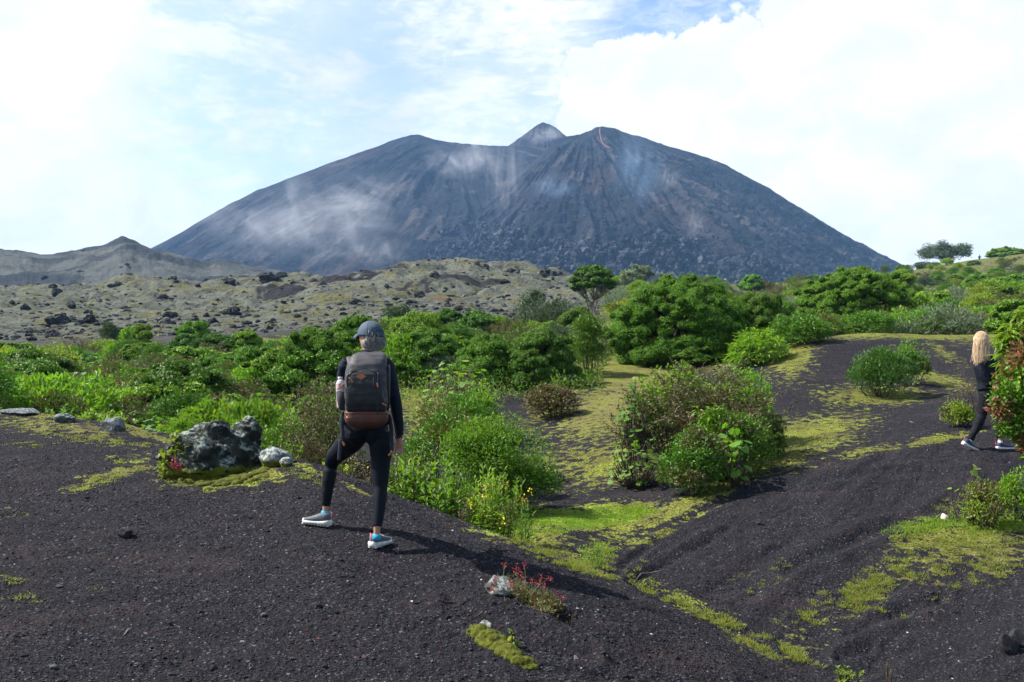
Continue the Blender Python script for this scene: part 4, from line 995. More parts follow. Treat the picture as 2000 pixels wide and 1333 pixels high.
ADJ = {'umb': 'bright umbrella-crowned shrub', 'umbd': 'dark umbrella-crowned shrub', 'fresh': 'fresh green leafy shrub', 'mix': 'mixed dark and olive shrub', 'yel': 'yellow-green shrub',
       'grey': 'grey-green shrub', 'sil': 'silvery shrub', 'oli': 'olive feathery shrub', 'bro': 'brown dry twiggy shrub', 'brd': 'broad-leaved green plant', 'drk': 'dark green dense shrub'}
used = set()
def copy_thing(t, loc, rz, sc, label, cat, group):
    if t.name not in used:
        used.add(t.name); c = t
    else:
        c = t.copy(); COL.objects.link(c)
        for ch in t.children:
            d = ch.copy(); COL.objects.link(d); d.parent = c
    c.location = tuple(loc); c.rotation_euler = (0, 0, rz); c.scale = sc
    tag(c, label, cat, group); return c
rng = np.random.default_rng(77)
ZONES = [  # name, group, polygon-ish box in (u, Y), count, kinds, height range (m), size range
 ('in scrub at the far left', (-60, 200, 17, 44), 66, ['fresh','mix','oli','umb','drk','yel','brd','mix','fresh','oli','umbd','bro'], (.8, 1.45)),
 ('in scrub above the lichen boulder', (200, 420, 16, 44), 58, ['fresh','mix','oli','umb','drk','brd','mix','fresh','oli','umbd','bro'], (.75, 1.35)),
 ('in scrub between boulder and hiker', (420, 640, 14, 40), 50, ['fresh','mix','oli','umb','drk','brd','oli','fresh','bro'], (.7, 1.3)),
 ('in the belt behind the hiker', (640, 900, 24, 52), 40, ['umb','umbd','mix','oli','drk','bro','fresh','grey'], (.7, 1.2)),
 ('in the belt left of the largest tree', (880, 1200, 27, 56), 44, ['umb','umbd','mix','oli','drk','bro','fresh','grey','yel','sil'], (.7, 1.2)),
 ('around the largest tree', (1200, 1560, 25.5, 54), 34, ['umb','fresh','mix','oli','drk','bro','yel'], (.7, 1.2)),
 ('at the fan-shaped tree foot', (1560, 1780, 30, 60), 26, ['umb','fresh','mix','oli','drk','bro','yel'], (.8, 1.3)),
 ('on the lower right slope', (1760, 2060, 30, 60), 34, ['umb','fresh','mix','oli','drk','bro','yel','sil','grey','oli'], (.9, 1.6)),
 ('up the right slope', (1760, 2060, 62, 190), 150, ['umb','fresh','mix','oli','drk','yel','umb','bro','grey'], (.6, 1.6)),
 ('on the rise before the lava', (1180, 1760, 60, 165), 84, ['umb','grey','mix','oli','yel','sil','fresh','bro'], (1.0, 2.0)),
]
for zi, (where, (ua, ub, ya, yb), cnt, kinds, (h0, h1)) in enumerate(ZONES):
    pts = []; tr = 0
    while len(pts) < cnt and tr < 4000:
        tr += 1
        u = rng.uniform(ua, ub); Y = ya*(yb/ya)**rng.uniform(0, 1)
        if 900 < u < 1250 and Y < 22: continue
        if 540 < u < 620 and 17 < Y < 23: continue
        if 1100 < u < 1215 and Y < 27: continue
        if zi in (8, 9) and (abs(u-1830) < 55 and 70 < Y < 110): continue
        if 1180 < u < 1300 and 24 < Y < 30: continue
        if u > 1790 and Y > 140 and rng.uniform() < .6: continue
        x = (u-HU)/F*Y
        if any((x-a)**2+(Y-b)**2 < (.45+.012*Y)**2 for a, b in pts): continue
        pts.append((x, Y))
        kd = kinds[rng.integers(len(kinds))]; pr = P_[kd][rng.integers(len(P_[kd]))]
        s = rng.uniform(h0, h1)*(1 if Y < 60 else 1)
        q3 = int(3*math.log(Y/ya)/math.log(yb/ya)*.999); h3 = int(3*(u-ua)/(ub-ua)*.999)
        where2 = where+(', near side', ', midway back', ', far side')[q3]+(' left', '', ' right')[h3]
        copy_thing(pr, (x, Y, gz(x, Y)[0]-.04), rng.uniform(0, 6.28), (s*rng.uniform(.9, 1.2), s*rng.uniform(.9, 1.2), s*rng.uniform(.75, 1.1)),
                   ADJ[kd]+' '+where2, 'shrub', ADJ[kd]+'s '+where)
def rank_labels(pairs):
    by = {}
    for o, s_ in pairs: by.setdefault(o['label'], []).append((s_, o))
    for lab, lst in by.items():
        wd = {2: ('smaller ', 'larger '), 3: ('smallest ', 'middle-sized ', 'largest ')}.get(len(lst))
        if wd:
            for w_, (s_, o) in zip(wd, sorted(lst, key=lambda q: q[0])): o['label'] = w_+lab
rank_labels([(o, o.scale[0]*o.scale[2]+i*1e-6) for i, o in enumerate(list(COL.objects)) if o.parent is None and o.get('group', '').startswith(tuple(ADJ.values()))])
for k in P_:
    for t in P_[k]:
        if t.name not in used:
            for ch in list(t.children): bpy.data.objects.remove(ch)
            bpy.data.objects.remove(t)

# ---- undergrowth: a low leafy mass nobody could count
def undergrowth(name, areas, n, hmax, leaf, mats, label, seed):
    rng = np.random.default_rng(seed); g = G()
    for (ua, ub, ya, yb, w) in areas:
        k = int(n*w); u = rng.uniform(ua, ub, k); Y = ya*(yb/ya)**rng.uniform(0, 1, k); x = (u-HU)/F*Y
        d = fbm(x, Y, 1.6, 3, seed)+.25; keep = d+rng.normal(0, .12, k) > 0; x = x[keep]; Y = Y[keep]; d = d[keep]
        h = hmax*np.clip(d, .1, .8)*rng.uniform(0, 1, len(x))**.6
        P = np.stack([x, Y, gz(x, Y)+h], 1); s = (.6+.6*rng.uniform(size=len(x)))*leaf*(.6+Y/45)
        sel = fbm(x, Y, 2.2, 3, seed+5)+rng.normal(0, .25, len(x)); mi = np.clip(((sel+.6)/1.2*len(mats)).astype(int), 0, len(mats)-1)
        for j in range(len(mats)):
            q = mi == j
            g.leaves(P[q], rdir(rng, q.sum())+np.array([0, 0, .8]), rdir(rng, q.sum())+np.array([0, 0, .5]), s[q], s[q]*.42, j)
    o = g.build(name, mats); tag(o, label, 'undergrowth', kind='stuff'); return o
undergrowth('undergrowth', [(-150, 640, 17.5, 52, .62), (640, 1180, 21.5, 56, .22), (1180, 1600, 26, 56, .08), (1780, 2150, 30, 60, .08)], 200000, .42, .066,
            [L_dark, L_olive, L_fresh, L_dark, L_brown], 'low tangled undergrowth covering the scrub belt', 301)
undergrowth('distant_scrub', [(1130, 1780, 58, 175, .5), (1760, 2150, 60, 150, .6)], 60000, .30, .055, [L_olive, L_fresh, L_brown, L_bright, L_yellow], 'mottled low scrub on the far rise and the upper right slope', 303)
undergrowth('weeds', [(560, 1010, 10.9, 15, 1.0)], 16000, .42, .07, [L_brown, L_fresh, L_olive, L_fresh], 'tangled weeds in the hollow behind the ash mound', 302)
# ------------------------------------------------------------------ people
skin = simple('skin', (.46, .24, .16), (.40, .20, .13), 30, .5, .1, .001, .35)
navy_knit = simple('navy_knit', (.006, .009, .019), (.009, .013, .026), 60, .8, .35, .001, .2, .0)
legging_m = simple('black_leggings', (.004, .006, .010), (.006, .009, .014), 40, .6, .15, .001, .12, .0)
cap_m = simple('slate_cap_cloth', (.060, .088, .125), (.040, .062, .092), 60, .8, .3, .001)
cap_d = simple('dark_trim', (.02, .026, .036), None, 60, .8)
grey_shoe = simple('grey_mesh_shoe', (.10, .12, .14), (.05, .06, .07), 160, .7, .5, .001)
sole_m = simple('white_sole', (.62, .62, .60), (.42, .40, .37), 30, .6, .2, .001)
pink_m = simple('pink_tab', (.75, .18, .25), None, 30, .6)
sock_m = simple('blue_sock', (.02, .33, .50), None, 90, .8)
white_m = simple('eye_white', (.7, .7, .7), None, 30, .3); dark_m = simple('dark_pupil', (.02, .015, .01), None, 30, .2)
pack_g = simple('charcoal_pack_cloth', (.050, .050, .056), (.034, .034, .039), 22, .62, .5, .003, .3)
pack_k = simple('black_pack_cloth', (.014, .015, .017), (.021, .022, .025), 18, .55, .6, .004, .3)
pack_b = simple('brown_pack_cloth', (.105, .042, .028), (.075, .030, .022), 18, .6, .5, .003, .3)
zip_m = simple('zipper_brown', (.20, .085, .06), None, 60, .6)
leather = simple('tan_leather', (.42, .15, .06), (.34, .11, .045), 40, .6, .3, .001)
web_m = simple('webbing', (.025, .032, .042), None, 80, .75)
mesh_m = simple('mesh_pocket', (.04, .035, .045), None, 90, .8)
black_cloth = simple('black_jersey', (.006, .006, .009), (.010, .010, .014), 40, .8, .35, .002, .12)
jacket_m = simple('navy_black_jacket', (.006, .008, .013), (.010, .012, .019), 30, .7, .35, .002, .12)
navy_shoe = simple('navy_shoe', (.035, .07, .12), (.02, .035, .06), 150, .7, .4, .001)
magenta = simple('magenta_lace', (.75, .03, .20), None, 30, .6)
def hairmat(name, a, b, rough=.42):
    m, T = new_mat(name); r = T.n('ShaderNodeNewGeometry').outputs['Random Per Island']
    out(T, princ(T, T.mix(r, a, b), rough, None, .4)); return m
grey_hair = hairmat('grey_hair', (.09, .088, .085), (.52, .50, .48)); label_m = simple('bottle_label_print', (.42, .24, .25), (.55, .50, .50), 60, .5); blond = hairmat('blond_hair', (.44, .29, .16), (.74, .57, .38))
m_, T_ = new_mat('clear_plastic_bottle'); b_ = T_.n('ShaderNodeBsdfPrincipled'); b_.inputs['Base Color'].default_value = (.85, .78, .80, 1)
b_.inputs['Transmission Weight'].default_value = .45; b_.inputs['Roughness'].default_value = .18; out(T_, b_.outputs[0]); bottle_m = m_
unit = lambda a: np.asarray(a, float)/np.linalg.norm(a)

def hand(g, wrist, d, side, s=1.0, thumb=1, curl=.35, inflate=0.0):
    """palm and five fingers; d runs towards the finger tips, side across the palm towards the thumb"""
    d = unit(d); side = np.asarray(side, float); side = unit(side-d*np.dot(side, d)); n = np.cross(d, side)*thumb
    g.tube([wrist-d*.02*s, wrist+d*.015*s, wrist+d*.05*s, wrist+d*.085*s], [(.024*s, .018*s), (.028*s, .016*s), (.038*s, .014*s), (.037*s, .011*s)], 10, 0, side)
    for i, (o, L) in enumerate(((.029, .068), (.0105, .078), (-.0085, .072), (-.027, .056))):
        b = wrist+d*(.080-.004*abs(i-1))*s+side*o*s; dd = unit(d+side*o*2.0); p = [b-dd*.012*s, b]; c = curl*(.8+.15*i); q = b
        for k in range(3):
            dd = unit(dd*math.cos(c)+n*math.sin(c)); q = q+dd*L*s*(.42, .32, .26)[k]; p.append(q)
        g.tube(p, [.0085*s, .0085*s, .008*s, .0073*s, .0058*s], 7)
    b = wrist+d*.025*s+side*.026*s; t1 = unit(d*.75+side*.75+n*.25)
    g.tube([b-side*.012*s, b+t1*.03*s, b+t1*.03*s+unit(d+n*.5)*.028*s, b+t1*.03*s+unit(d+n*.7)*.05*s], [.013*s, .011*s, .009*s, .0065*s], 7)

def head_geo(g, c, fd, s=1.0, neck=None):
    fd = unit(fd); sd = np.cross(fd, (0, 0, 1)); up = np.array([0, 0, 1.])
    def loc(D): return np.outer(D[:, 0], sd)+np.outer(D[:, 1], fd)+np.outer(D[:, 2], up)
    g.ball(c, 1.0, fn=lambda D: loc(D*np.array([.076, .094, .112])*s), nu=20, nv=14)
    g.ball(c+fd*.018*s-up*.055*s, 1.0, fn=lambda D: loc(D*np.array([.055, .070, .062])*s), nu=16, nv=10)
    g.tube([c+fd*.088*s+up*.008*s, c+fd*.103*s-up*.014*s, c+fd*.106*s-up*.024*s, c+fd*.09*s-up*.032*s], [.008*s, .011*s, .014*s, .008*s], 8)
    g.tube([c+fd*.084*s-up*.052*s-sd*.02*s, c+fd*.091*s-up*.053*s, c+fd*.084*s-up*.052*s+sd*.02*s], [.005*s, .008*s, .005*s], 6)
    for q in (-1, 1):
        e = c+sd*q*.076*s-up*.005*s-fd*.008*s
        g.tube([e-fd*.004*s+up*.030*s, e-fd*.018*s+up*.018*s+sd*q*.010*s, e-fd*.014*s-up*.008*s+sd*q*.008*s, e-up*.026*s], [.006*s, .008*s, .007*s, .006*s], 6)

def eyes(c, fd, parent, loc, s=1.0):
    fd = unit(fd); sd = np.cross(fd, (0, 0, 1))
    for q in (-1, 1):
        g = G(); e = c+fd*.079*s+sd*q*.032*s+np.array([0, 0, .004*s]); g.ball(e, .011*s, 0); g.ball(e+fd*.0062*s, .0056*s, 1, 8, 6)
        g.build('eye', [white_m, dark_m], parent, loc, True)

def shoe(heel, toe, up, upper, sole, accent, parent, loc, hw=1.0, lace=None, name='shoe'):
    f = unit(toe-heel); s_ = unit(np.cross(f, up)); u_ = np.cross(s_, f); L = np.linalg.norm(toe-heel)
    def ring(x, w, z0, z1, n=18, e=.75, dx=0):
        a = np.linspace(0, 2*np.pi, n, endpoint=False); ca, sa = np.cos(a), np.sin(a)
        return heel+f*x*L+np.outer(np.sign(ca)*np.abs(ca)**e*w*hw, s_)+np.outer((z0+z1)/2+np.sign(sa)*np.abs(sa)**e*(z1-z0)/2, u_)
    g = G(); g.ring_loft([ring(x, w, .012, t) for x, w, t in ((.01, .018, .07), (.05, .030, .093), (.16, .035, .098), (.30, .037, .093), (.42, .038, .078), (.58, .042, .062), (.75, .044, .052), (.88, .038, .043), (.96, .026, .035), (.995, .010, .027))])
    for i in range(5):   # lacing and overlays
        x = .40+.075*i; t = .080-.0075*i; p = heel+f*x*L
        g.tube([p-s_*.024*hw+u_*(t-.012), p-s_*.008*hw+u_*(t+.002), p+s_*.008*hw+u_*(t+.002), p+s_*.024*hw+u_*(t-.012)], [.0028]*4, 5, 1)
    root = g.build(name, [upper, lace or sole], parent, loc, True)
    g = G(); g.ring_loft([ring(x, w, -.002, t, 18, .5) for x, w, t in ((-.04, .022, .040), (.02, .038, .044), (.15, .041, .038), (.32, .040, .032), (.5, .043, .029), (.65, .048, .028), (.82, .047, .028), (.93, .036, .030), (1.0, .020, .034), (1.025, .006, .034))])
    for i in range(9):
        x = .03+i*.115; p = heel+f*x*L; g.box(p+u_*(-.004), (.007, .034*hw, .0035), 0, np.stack([f, s_, u_], 1))
    g.build('sole', [sole], root, loc, True)
    g = G(); b = heel-f*.004; g.tube([b+u_*.035, b-f*.006+u_*.065, b-f*.009+u_*.108], [(.0055, .002)]*3, 6, 0, s_); g.build('heel_tab', [accent], root, loc, True)
    return root

def strands(g, c, n, rng, start, end, r=.0016, wav=.006, seg=7):
    """start(i), end(i) give the two ends, strands bulge away from c"""
    for i in range(n):
        a, b = start(i), end(i); t = np.linspace(0, 1, seg)[:, None]
        P = a+(b-a)*t; o = P-np.asarray(c); o[:, 2] = 0; o = norm(o)
        P = P+o*np.sin(t*np.pi*.8)*.014+np.sin(t*rng.uniform(5, 11)+rng.uniform(0, 6))*rng.normal(0, wav, 3)
        g.tube(P, list(np.linspace(1, .45, seg)*r*rng.uniform(.8, 1.5)), 4, 0, None, False)

# ---- the hiker with the backpack
Rf = hit(738, 1076); Lf = hit(640, 1027); Yh = Rf[1]; dL = Lf[1]-Yh
Q = lambda cx, cy, d=0.0: W(560+cx/2.6667, 600+cy/2.6667, Yh+d)
px = Yh/F/2.6667
o0 = np.array([(Rf[0]+Lf[0])/2, (Rf[1]+Lf[1])/2, min(Rf[2], Lf[2])])
pel = Q(412, 640, .14)
legR = [(482, 660, .13, .098), (493, 720, .12, .090), (490, 800, .12, .071), (488, 900, .11, .060), (487, 940, .10, .052), (484, 1000, .07, .050), (480, 1060, .04, .042), (471, 1145, .0, .031), (469, 1180, 0, .027)]
legL = [(362, 655, .15, .100), (330, 700, .22, .094), (290, 740, .32, .078), (250, 778, .41, .064), (232, 815, .44, .053), (226, 855, .44, .053), (219, 905, .43, .049), (212, 960, .43, .042), (204, 1035, .43, .030), (202, 1065, .43, .026)]
for q, k in enumerate(legL): legL[q] = (k[0], k[1], k[2]*dL/.43, k[3])
torso = [(412, 668, .14, .150, .105), (412, 640, .14, .168, .118), (412, 590, .14, .155, .112), (412, 530, .15, .128, .092), (412, 450, .15, .138, .098), (413, 370, .13, .152, .108), (415, 310, .12, .162, .098), (419, 280, .12, .135, .078), (424, 258, .12, .080, .06), (428, 240, .13, .052, .050)]
armR = [(505, 292, .12, .056), (528, 312, .11, .052), (545, 385, .10, .046), (560, 460, .10, .041), (572, 520, .12, .040), (583, 600, .15, .033), (588, 668, .17, .026), (588, 690, .17, .022)]
armL = [(322, 290, .12, .056), (302, 312, .12, .050), (292, 370, .15, .046), (290, 425, .20, .041), (305, 440, .28, .038), (340, 430, .38, .031), (365, 420, .42, .024), (378, 415, .44, .021)]
hc = Q(434, 152, .13); fd = unit((-.74, .67, -.02))
def limbs(g, lst, add=0.0, n=14, cut=None):
    l2 = lst[:cut] if cut else lst
    g.tube([Q(a, b, d) for a, b, d, r in l2], [r+add for *_, r in l2], n)
g = G(); limbs(g, legR, -.004); limbs(g, legL, -.004); limbs(g, armR, -.006, 12); limbs(g, armL, -.006, 12)
g.tube([Q(a, b, d) for a, b, d, *_ in torso], [(ra-.008, rb-.008) for *_, ra, rb in torso], 20, 0, (1, 0, 0))
g.tube([Q(428, 262, .12), Q(430, 235, .13), hc+(0, 0, -.05)], [.056, .050, .050], 14)
head_geo(g, hc, fd, .98)
hand(g, Q(588, 690, .17), Q(585, 780, .20)-Q(588, 690, .17), (-.8, -.1, 0), .86, -1, .30)
hand(g, Q(378, 415, .44), (1, .2, .15), (0, .2, 1), .86, 1, .5)
for a, b, d in ((Q(469, 1180, 0), Q(452, 1225, .0), Q(492, 1238, .13)), (Q(202, 1065, dL), Q(205, 1100, dL), Q(140, 1100, dL+.04))):
    g.tube([a, (a+b)/2, b*.5+d*.5, d], [.024, .022, .018, .012], 10)
hk = place_mesh('person', remesh(g, .0055, 3), skin, None, o0)
tag(hk, 'hiker in slate cap, navy top and black leggings standing on the ash mound', 'person')
g = G(); limbs(g, legR, .004, 16, 8); limbs(g, legL, .004, 16, 9)
g.tube([Q(a, b, d) for a, b, d, *_ in torso[:4]], [(ra+.004, rb+.004) for *_, ra, rb in torso[:4]], 22, 0, (1, 0, 0))
g.ball(Q(462, 662, .10), (.092, .085, .095)); g.ball(Q(368, 655, .11), (.092, .085, .095))
me = remesh(g, .006, 4); place_mesh('leggings', me, legging_m, hk, o0)
g = G(); limbs(g, armR, .004, 14, 7); limbs(g, armL, .004, 14, 7)
g.tube([Q(a, b, d) for a, b, d, *_ in torso[2:]], [(ra+.007, rb+.007) for *_, ra, rb in torso[2:]], 22, 0, (1, 0, 0))
me = remesh(g, .006, 3)
V = np.empty(len(me.vertices)*3, dtype=np.float32); me.vertices.foreach_get('co', V); V = V.reshape(-1, 3); Nn = np.empty(len(me.vertices)*3, dtype=np.float32); me.vertices.foreach_get('normal', Nn)
V += Nn.reshape(-1, 3)*(.0035*n3(V*np.array([1, 1, 1.9]), .055, 8))[:, None]; me.vertices.foreach_set('co', V.ravel())
place_mesh('long_sleeved_top', me, navy_knit, hk, o0)
g = G(); g.tube([Q(584, 672, .17), Q(585, 682, .17)], [.030, .030], 14); g.build('cuff', [cap_d], hk, o0, True)
eyes(hc, fd, hk, o0)
# cap
sd = np.cross(fd, (0, 0, 1)); up = np.array([0, 0, 1.])
cc = hc+np.array([.004, 0, .006])
def capring(t, k=1.0, dz=0):
    a = np.linspace(0, 2*np.pi, 40, endpoint=False); seam = 1-.012*np.abs(np.cos(a*3))**14
    return cc+np.outer(np.cos(a)*math.sin(t)*.096*k*seam, sd)+np.outer(np.sin(a)*math.sin(t)*.112*k*seam, fd)+np.outer(math.cos(t)*.111*k*seam+dz-.012*np.maximum(0, -np.sin(a))*(t > 1.2), up)
g = G(); g.ring_loft([capring(t) for t in np.linspace(.06, 1.62, 13)], 0, True)
for s6 in range(6):
    a = math.pi/6+s6*math.pi/3; pts = [cc+sd*math.cos(a)*math.sin(t)*.0965+fd*math.sin(a)*math.sin(t)*.1125+up*(math.cos(t)*.1115) for t in np.linspace(.05, 1.5, 12)]
    g.tube(pts, [.0008]*12, 5, 1)
g.ball(cc+up*.112, (.008, .008, .005), 0)
cap = g.build('cap', [cap_m, cap_d], hk, o0, True)
g = G(); n = 17; th = np.linspace(-1.15, 1.15, n); rings = []
for i in range(7):
    k = i/6; a = np.concatenate([th, th[::-1]])
    rad = np.array([.100, .108]).mean()+.082*k*np.cos(np.clip(a, -1.3, 1.3))**.8
    w = np.sin(a)*(.088-.010*k); lf = np.cos(a)*.100+.085*k*np.cos(a)**.6
    zz_ = .022-.030*k*k-.020*np.abs(np.sin(a))**2*(1) + np.where(np.arange(2*n) < n, .002, -.002)
    rings.append(cc+np.outer(w, sd)+np.outer(lf, fd)+np.outer(zz_, up))
g.ring_loft(rings); g.build('brim', [cap_m], cap, o0, True)
g = G(); aa = np.linspace(-2.35, -.8, 9)
g.tube([cc+sd*math.cos(a)*.094+fd*math.sin(a)*.111+up*(-.010) for a in aa], [(.006, .002)]*9, 6, 0, up)
g.tube([cc+sd*math.cos(a)*.092+fd*math.sin(a)*.109+up*(.006+.030*math.sin((a+2.35)/1.55*math.pi)) for a in aa], [.0025]*9, 6)
g.build('strap', [cap_d], cap, o0, True)
rng = np.random.default_rng(12)
g = G(); g.ball(hc-fd*.016-up*.045, (.078, .085, .072), 0, 16, 10)
def st_(i):
    a = rng.uniform(-2.7, .35); st_.a = a; return hc+sd*math.cos(a)*.080+fd*math.sin(a)*.096+up*rng.uniform(-.02, .01)
def en_(i):
    a = st_.a+rng.normal(0, .12); k = rng.uniform(.80, 1.12); return hc+sd*math.cos(a)*.078*k+fd*math.sin(a)*.088*k+up*(-.098+rng.normal(0, .012)+.03*abs(math.cos(a)))
strands(g, hc, 1100, rng, st_, en_, .0016, .012)
g.build('hair', [grey_hair], hk, o0, True)
# socks and shoes
g = G(); g.tube([Q(470, 1184, 0), Q(467, 1215, -.005)], [.030, .033], 12); g.build('sock', [sock_m], hk, o0, True)
g = G(); g.tube([Q(200, 1062, dL), Q(198, 1090, dL)], [.029, .033], 12); g.build('sock', [sock_m], hk, o0, True)
upv = unit((.12, -.14, 1))
hR = Rf+np.array([-.055, .0, .004]); 
h = Q(444, 1256, 0); h[2] = gz(h[0], h[1])[0]+.014; t = h+np.array([.105, .20, 0]); t[2] = gz(t[0], t[1])[0]+.014
shoe(h, t, (0, 0, 1), grey_shoe, sole_m, pink_m, hk, o0, 1.05)
h = Q(225, 1130, dL-.03); h[2] = gz(h[0], h[1])[0]+.014; t = h+np.array([-.225, .085, 0]); t[2] = gz(t[0], t[1])[0]+.016
shoe(h, t, (0, 0, 1), grey_shoe, sole_m, pink_m, hk, o0, 1.05)

# ---- backpack, worn by the hiker
def prings(levels, ex=.42, n=44, wr=0.0, seed=0):
    rs = []
    for (y, xl, xr, d0, d1) in levels:
        a = np.linspace(0, 2*np.pi, n, endpoint=False); ca, sa = np.cos(a), np.sin(a)
        x = (xl+xr)/2+(xr-xl)/2*np.sign(ca)*np.abs(ca)**ex; d = (d0+d1)/2+(d1-d0)/2*np.sign(sa)*np.abs(sa)**ex
        rs.append(np.array([Q(x[i], y, d[i]) for i in range(n)]))
    R_ = np.array(rs)
    if wr:
        c = R_.mean(1, keepdims=True); P = R_.reshape(-1, 3)
        P2 = P @ np.array([[1, 0, .3], [0, 1, 0], [-.5, 0, 1.]])
        R_ = R_+((R_-c)/np.linalg.norm(R_-c, axis=-1, keepdims=True))*(wr*n3(P2*np.array([1, 1, 2.2]), .075, seed)).reshape(R_.shape[:2])[..., None]
    return [r for r in R_]
def dens(levels, m):
    L = np.array(levels, float); t = np.linspace(0, 1, len(L)); tt = np.linspace(0, 1, m)
    return [tuple(np.interp(q, t, L[:, k]) for k in range(5)) for q in tt]
bp0 = Q(412, 632, -.12); bp = empty('backpack', bp0); tag(bp, 'charcoal backpack with brown bottom pouch worn on the hiker back', 'backpack')
g = G(); g.ring_loft(prings(dens([(233, 392, 494, -.02, -.07), (237, 372, 505, 0, -.12), (248, 345, 514, .01, -.165), (270, 328, 519, .015, -.20), (300, 314, 523, .02, -.225), (345, 303, 526, .02, -.24), (400, 300, 527, .02, -.25), (460, 299, 527, .02, -.25), (510, 301, 526, .02, -.245), (548, 306, 523, .02, -.23)], 60), .45, 72, .0075, 3))
g.build('main_bag', [pack_g], bp, bp0, True)
g = G(); g.ring_loft(prings(dens([(326, 345, 455, -.20, -.245), (332, 325, 470, -.20, -.262), (352, 312, 478, -.20, -.276), (400, 308, 492, -.20, -.286), (450, 306, 505, -.20, -.288), (500, 306, 514, -.20, -.282), (540, 309, 518, -.20, -.265)], 50), .5, 64, .0085, 5))
fp = g.build('front_pocket', [pack_k], bp, bp0, True)
g = G(); g.tube([Q(x, y, d) for x, y, d in ((316, 420, -.275), (314, 372, -.273), (322, 342, -.268), (345, 328, -.262), (400, 323, -.258), (450, 326, -.262), (472, 340, -.266), (482, 372, -.27), (492, 420, -.275))], [.0032]*9, 6)
g.build('zipper', [web_m], bp, bp0, True)
c = Q(387, 362, -.287); g = G(); hw_, hh_ = 26*px, 17*px
g.add([c+(-hw_, 0, 0), c+(0, 0, hh_), c+(hw_, 0, 0), c+(0, 0, -hh_), c+(-hw_, .004, 0), c+(0, .004, hh_), c+(hw_, .004, 0), c+(0, .004, -hh_)], [(0, 3, 2, 1), (0, 1, 5, 4), (1, 2, 6, 5), (2, 3, 7, 6), (3, 0, 4, 7), (4, 5, 6, 7)])
g.build('leather_patch', [leather], bp, bp0)
g = G(); g.ring_loft(prings(dens([(540, 303, 529, .02, -.245), (550, 300, 531, .02, -.262), (575, 300, 530, .02, -.268), (598, 306, 525, .02, -.262), (615, 322, 508, .02, -.245), (628, 350, 480, .01, -.21), (634, 385, 445, -.03, -.16)], 26), .5, 52, .004, 9))
g.build('bottom_pouch', [pack_b], bp, bp0, True)
g = G(); g.tube([Q(x, 552+.0*x, d) for x, d in ((302, -.15), (304, -.22), (318, -.258), (360, -.268), (412, -.270), (465, -.268), (512, -.258), (528, -.22), (530, -.15))], [.003]*9, 6); g.build('zipper', [zip_m], bp, bp0, True)
g = G(); g.tube([Q(x, y, d) for x, y, d in ((382, 246, -.10), (384, 230, -.09), (400, 224, -.08), (425, 223, -.08), (440, 228, -.09), (444, 244, -.10))], [(.009, .004)]*6, 8, 0, (0, 1, 0)); g.build('carry_handle', [web_m], bp, bp0, True)
g = G(); g.ring_loft(prings([(438, 262, 312, -.02, -.16), (442, 259, 314, -.01, -.17), (490, 262, 312, -.01, -.165), (530, 272, 314, -.02, -.15), (538, 285, 314, -.04, -.13)], .7, 28, .002, 12)); g.build('side_pocket', [mesh_m], bp, bp0, True)
g = G(); g.ring_loft(prings([(300, 516, 535, -.02, -.16), (320, 515, 541, 0, -.18), (450, 517, 540, 0, -.18), (540, 515, 534, -.02, -.16)], .6, 24, .003, 14)); g.build('side_panel', [pack_k], bp, bp0, True)
def ribbon(pts, w=.0105, th=.0022, m=web_m, name='strap', side=(1, 0, 0)):
    g = G(); P = np.array([Q(*p) for p in pts]); t = np.linspace(0, 1, len(P)); tt = np.linspace(0, 1, len(P)*4)
    P = np.stack([np.interp(tt, t, P[:, i]) for i in range(3)], 1); k = np.array([.25, .5, .25])
    for _ in range(3): P[1:-1] = P[:-2]*.25+P[1:-1]*.5+P[2:]*.25
    g.tube(P, [(w, th)]*len(P), 8, 0, side); return g.build(name, [m], bp, bp0, True)
ribbon([(292, 540, -.02), (289, 600, -.03), (292, 660, -.02), (288, 700, -.02)], .011); ribbon([(280, 690, .02), (276, 740, .01), (272, 800, .0)], .013)
ribbon([(289, 560, .02), (283, 600, .02), (287, 640, .01), (296, 700, .0)], .014, .006)
ribbon([(475, 340, -.27), (478, 400, -.285), (476, 480, -.288), (472, 560, -.275)], .004, .002); ribbon([(448, 335, -.262), (454, 380, -.285), (452, 430, -.288)], .004, .002)
ribbon([(472, 395, -.285), (482, 440, -.29), (498, 480, -.285), (508, 505, -.28)], .005)
ribbon([(533, 470, -.10), (545, 540, -.08), (560, 600, -.02), (572, 660, .03), (570, 690, .05)], .0045); ribbon([(531, 560, -.08), (542, 620, -.03), (546, 690, .0), (548, 752, .01)], .012)
ribbon([(540, 565, -.04), (552, 640, 0), (551, 700, .01)], .006)
for s1, s2 in ((335, 268), (500, 575)):
    ribbon([(s1, 300, 0), (s1-.1*(s1-s2), 262, .06), (s1-.1*(s1-s2), 262, .16), (s1-.2*(s1-s2), 300, .255), (s1-.2*(s1-s2), 400, .275), (s1, 470, .24)], .026, .007, pack_g, 'shoulder_strap')
ribbon([(300, 590, 0), (285, 598, .10), (300, 602, .24), (412, 604, .275), (520, 602, .24), (538, 598, .10), (528, 590, 0)], .018, .005, pack_g, 'hip_belt', (0, 0, 1))
for (a, b, w) in (((324, 368, -.287), (346, 394, -.29), .006), ((471, 396, -.29), (474, 418, -.29), .005), ((497, 502, -.285), (520, 516, -.28), .006), ((303, 566, -.25), (318, 578, -.268), .006), ((291, 700, -.01), (300, 722, -.01), .008), ((549, 750, .0), (530, 774, .0), .007), ((300, 398, -.20), (262, 432, -.15), .005)):
    ribbon([a, ((a[0]+b[0])/2+2, (a[1]+b[1])/2, a[2]), b], w, .003, leather, 'zipper_pull')
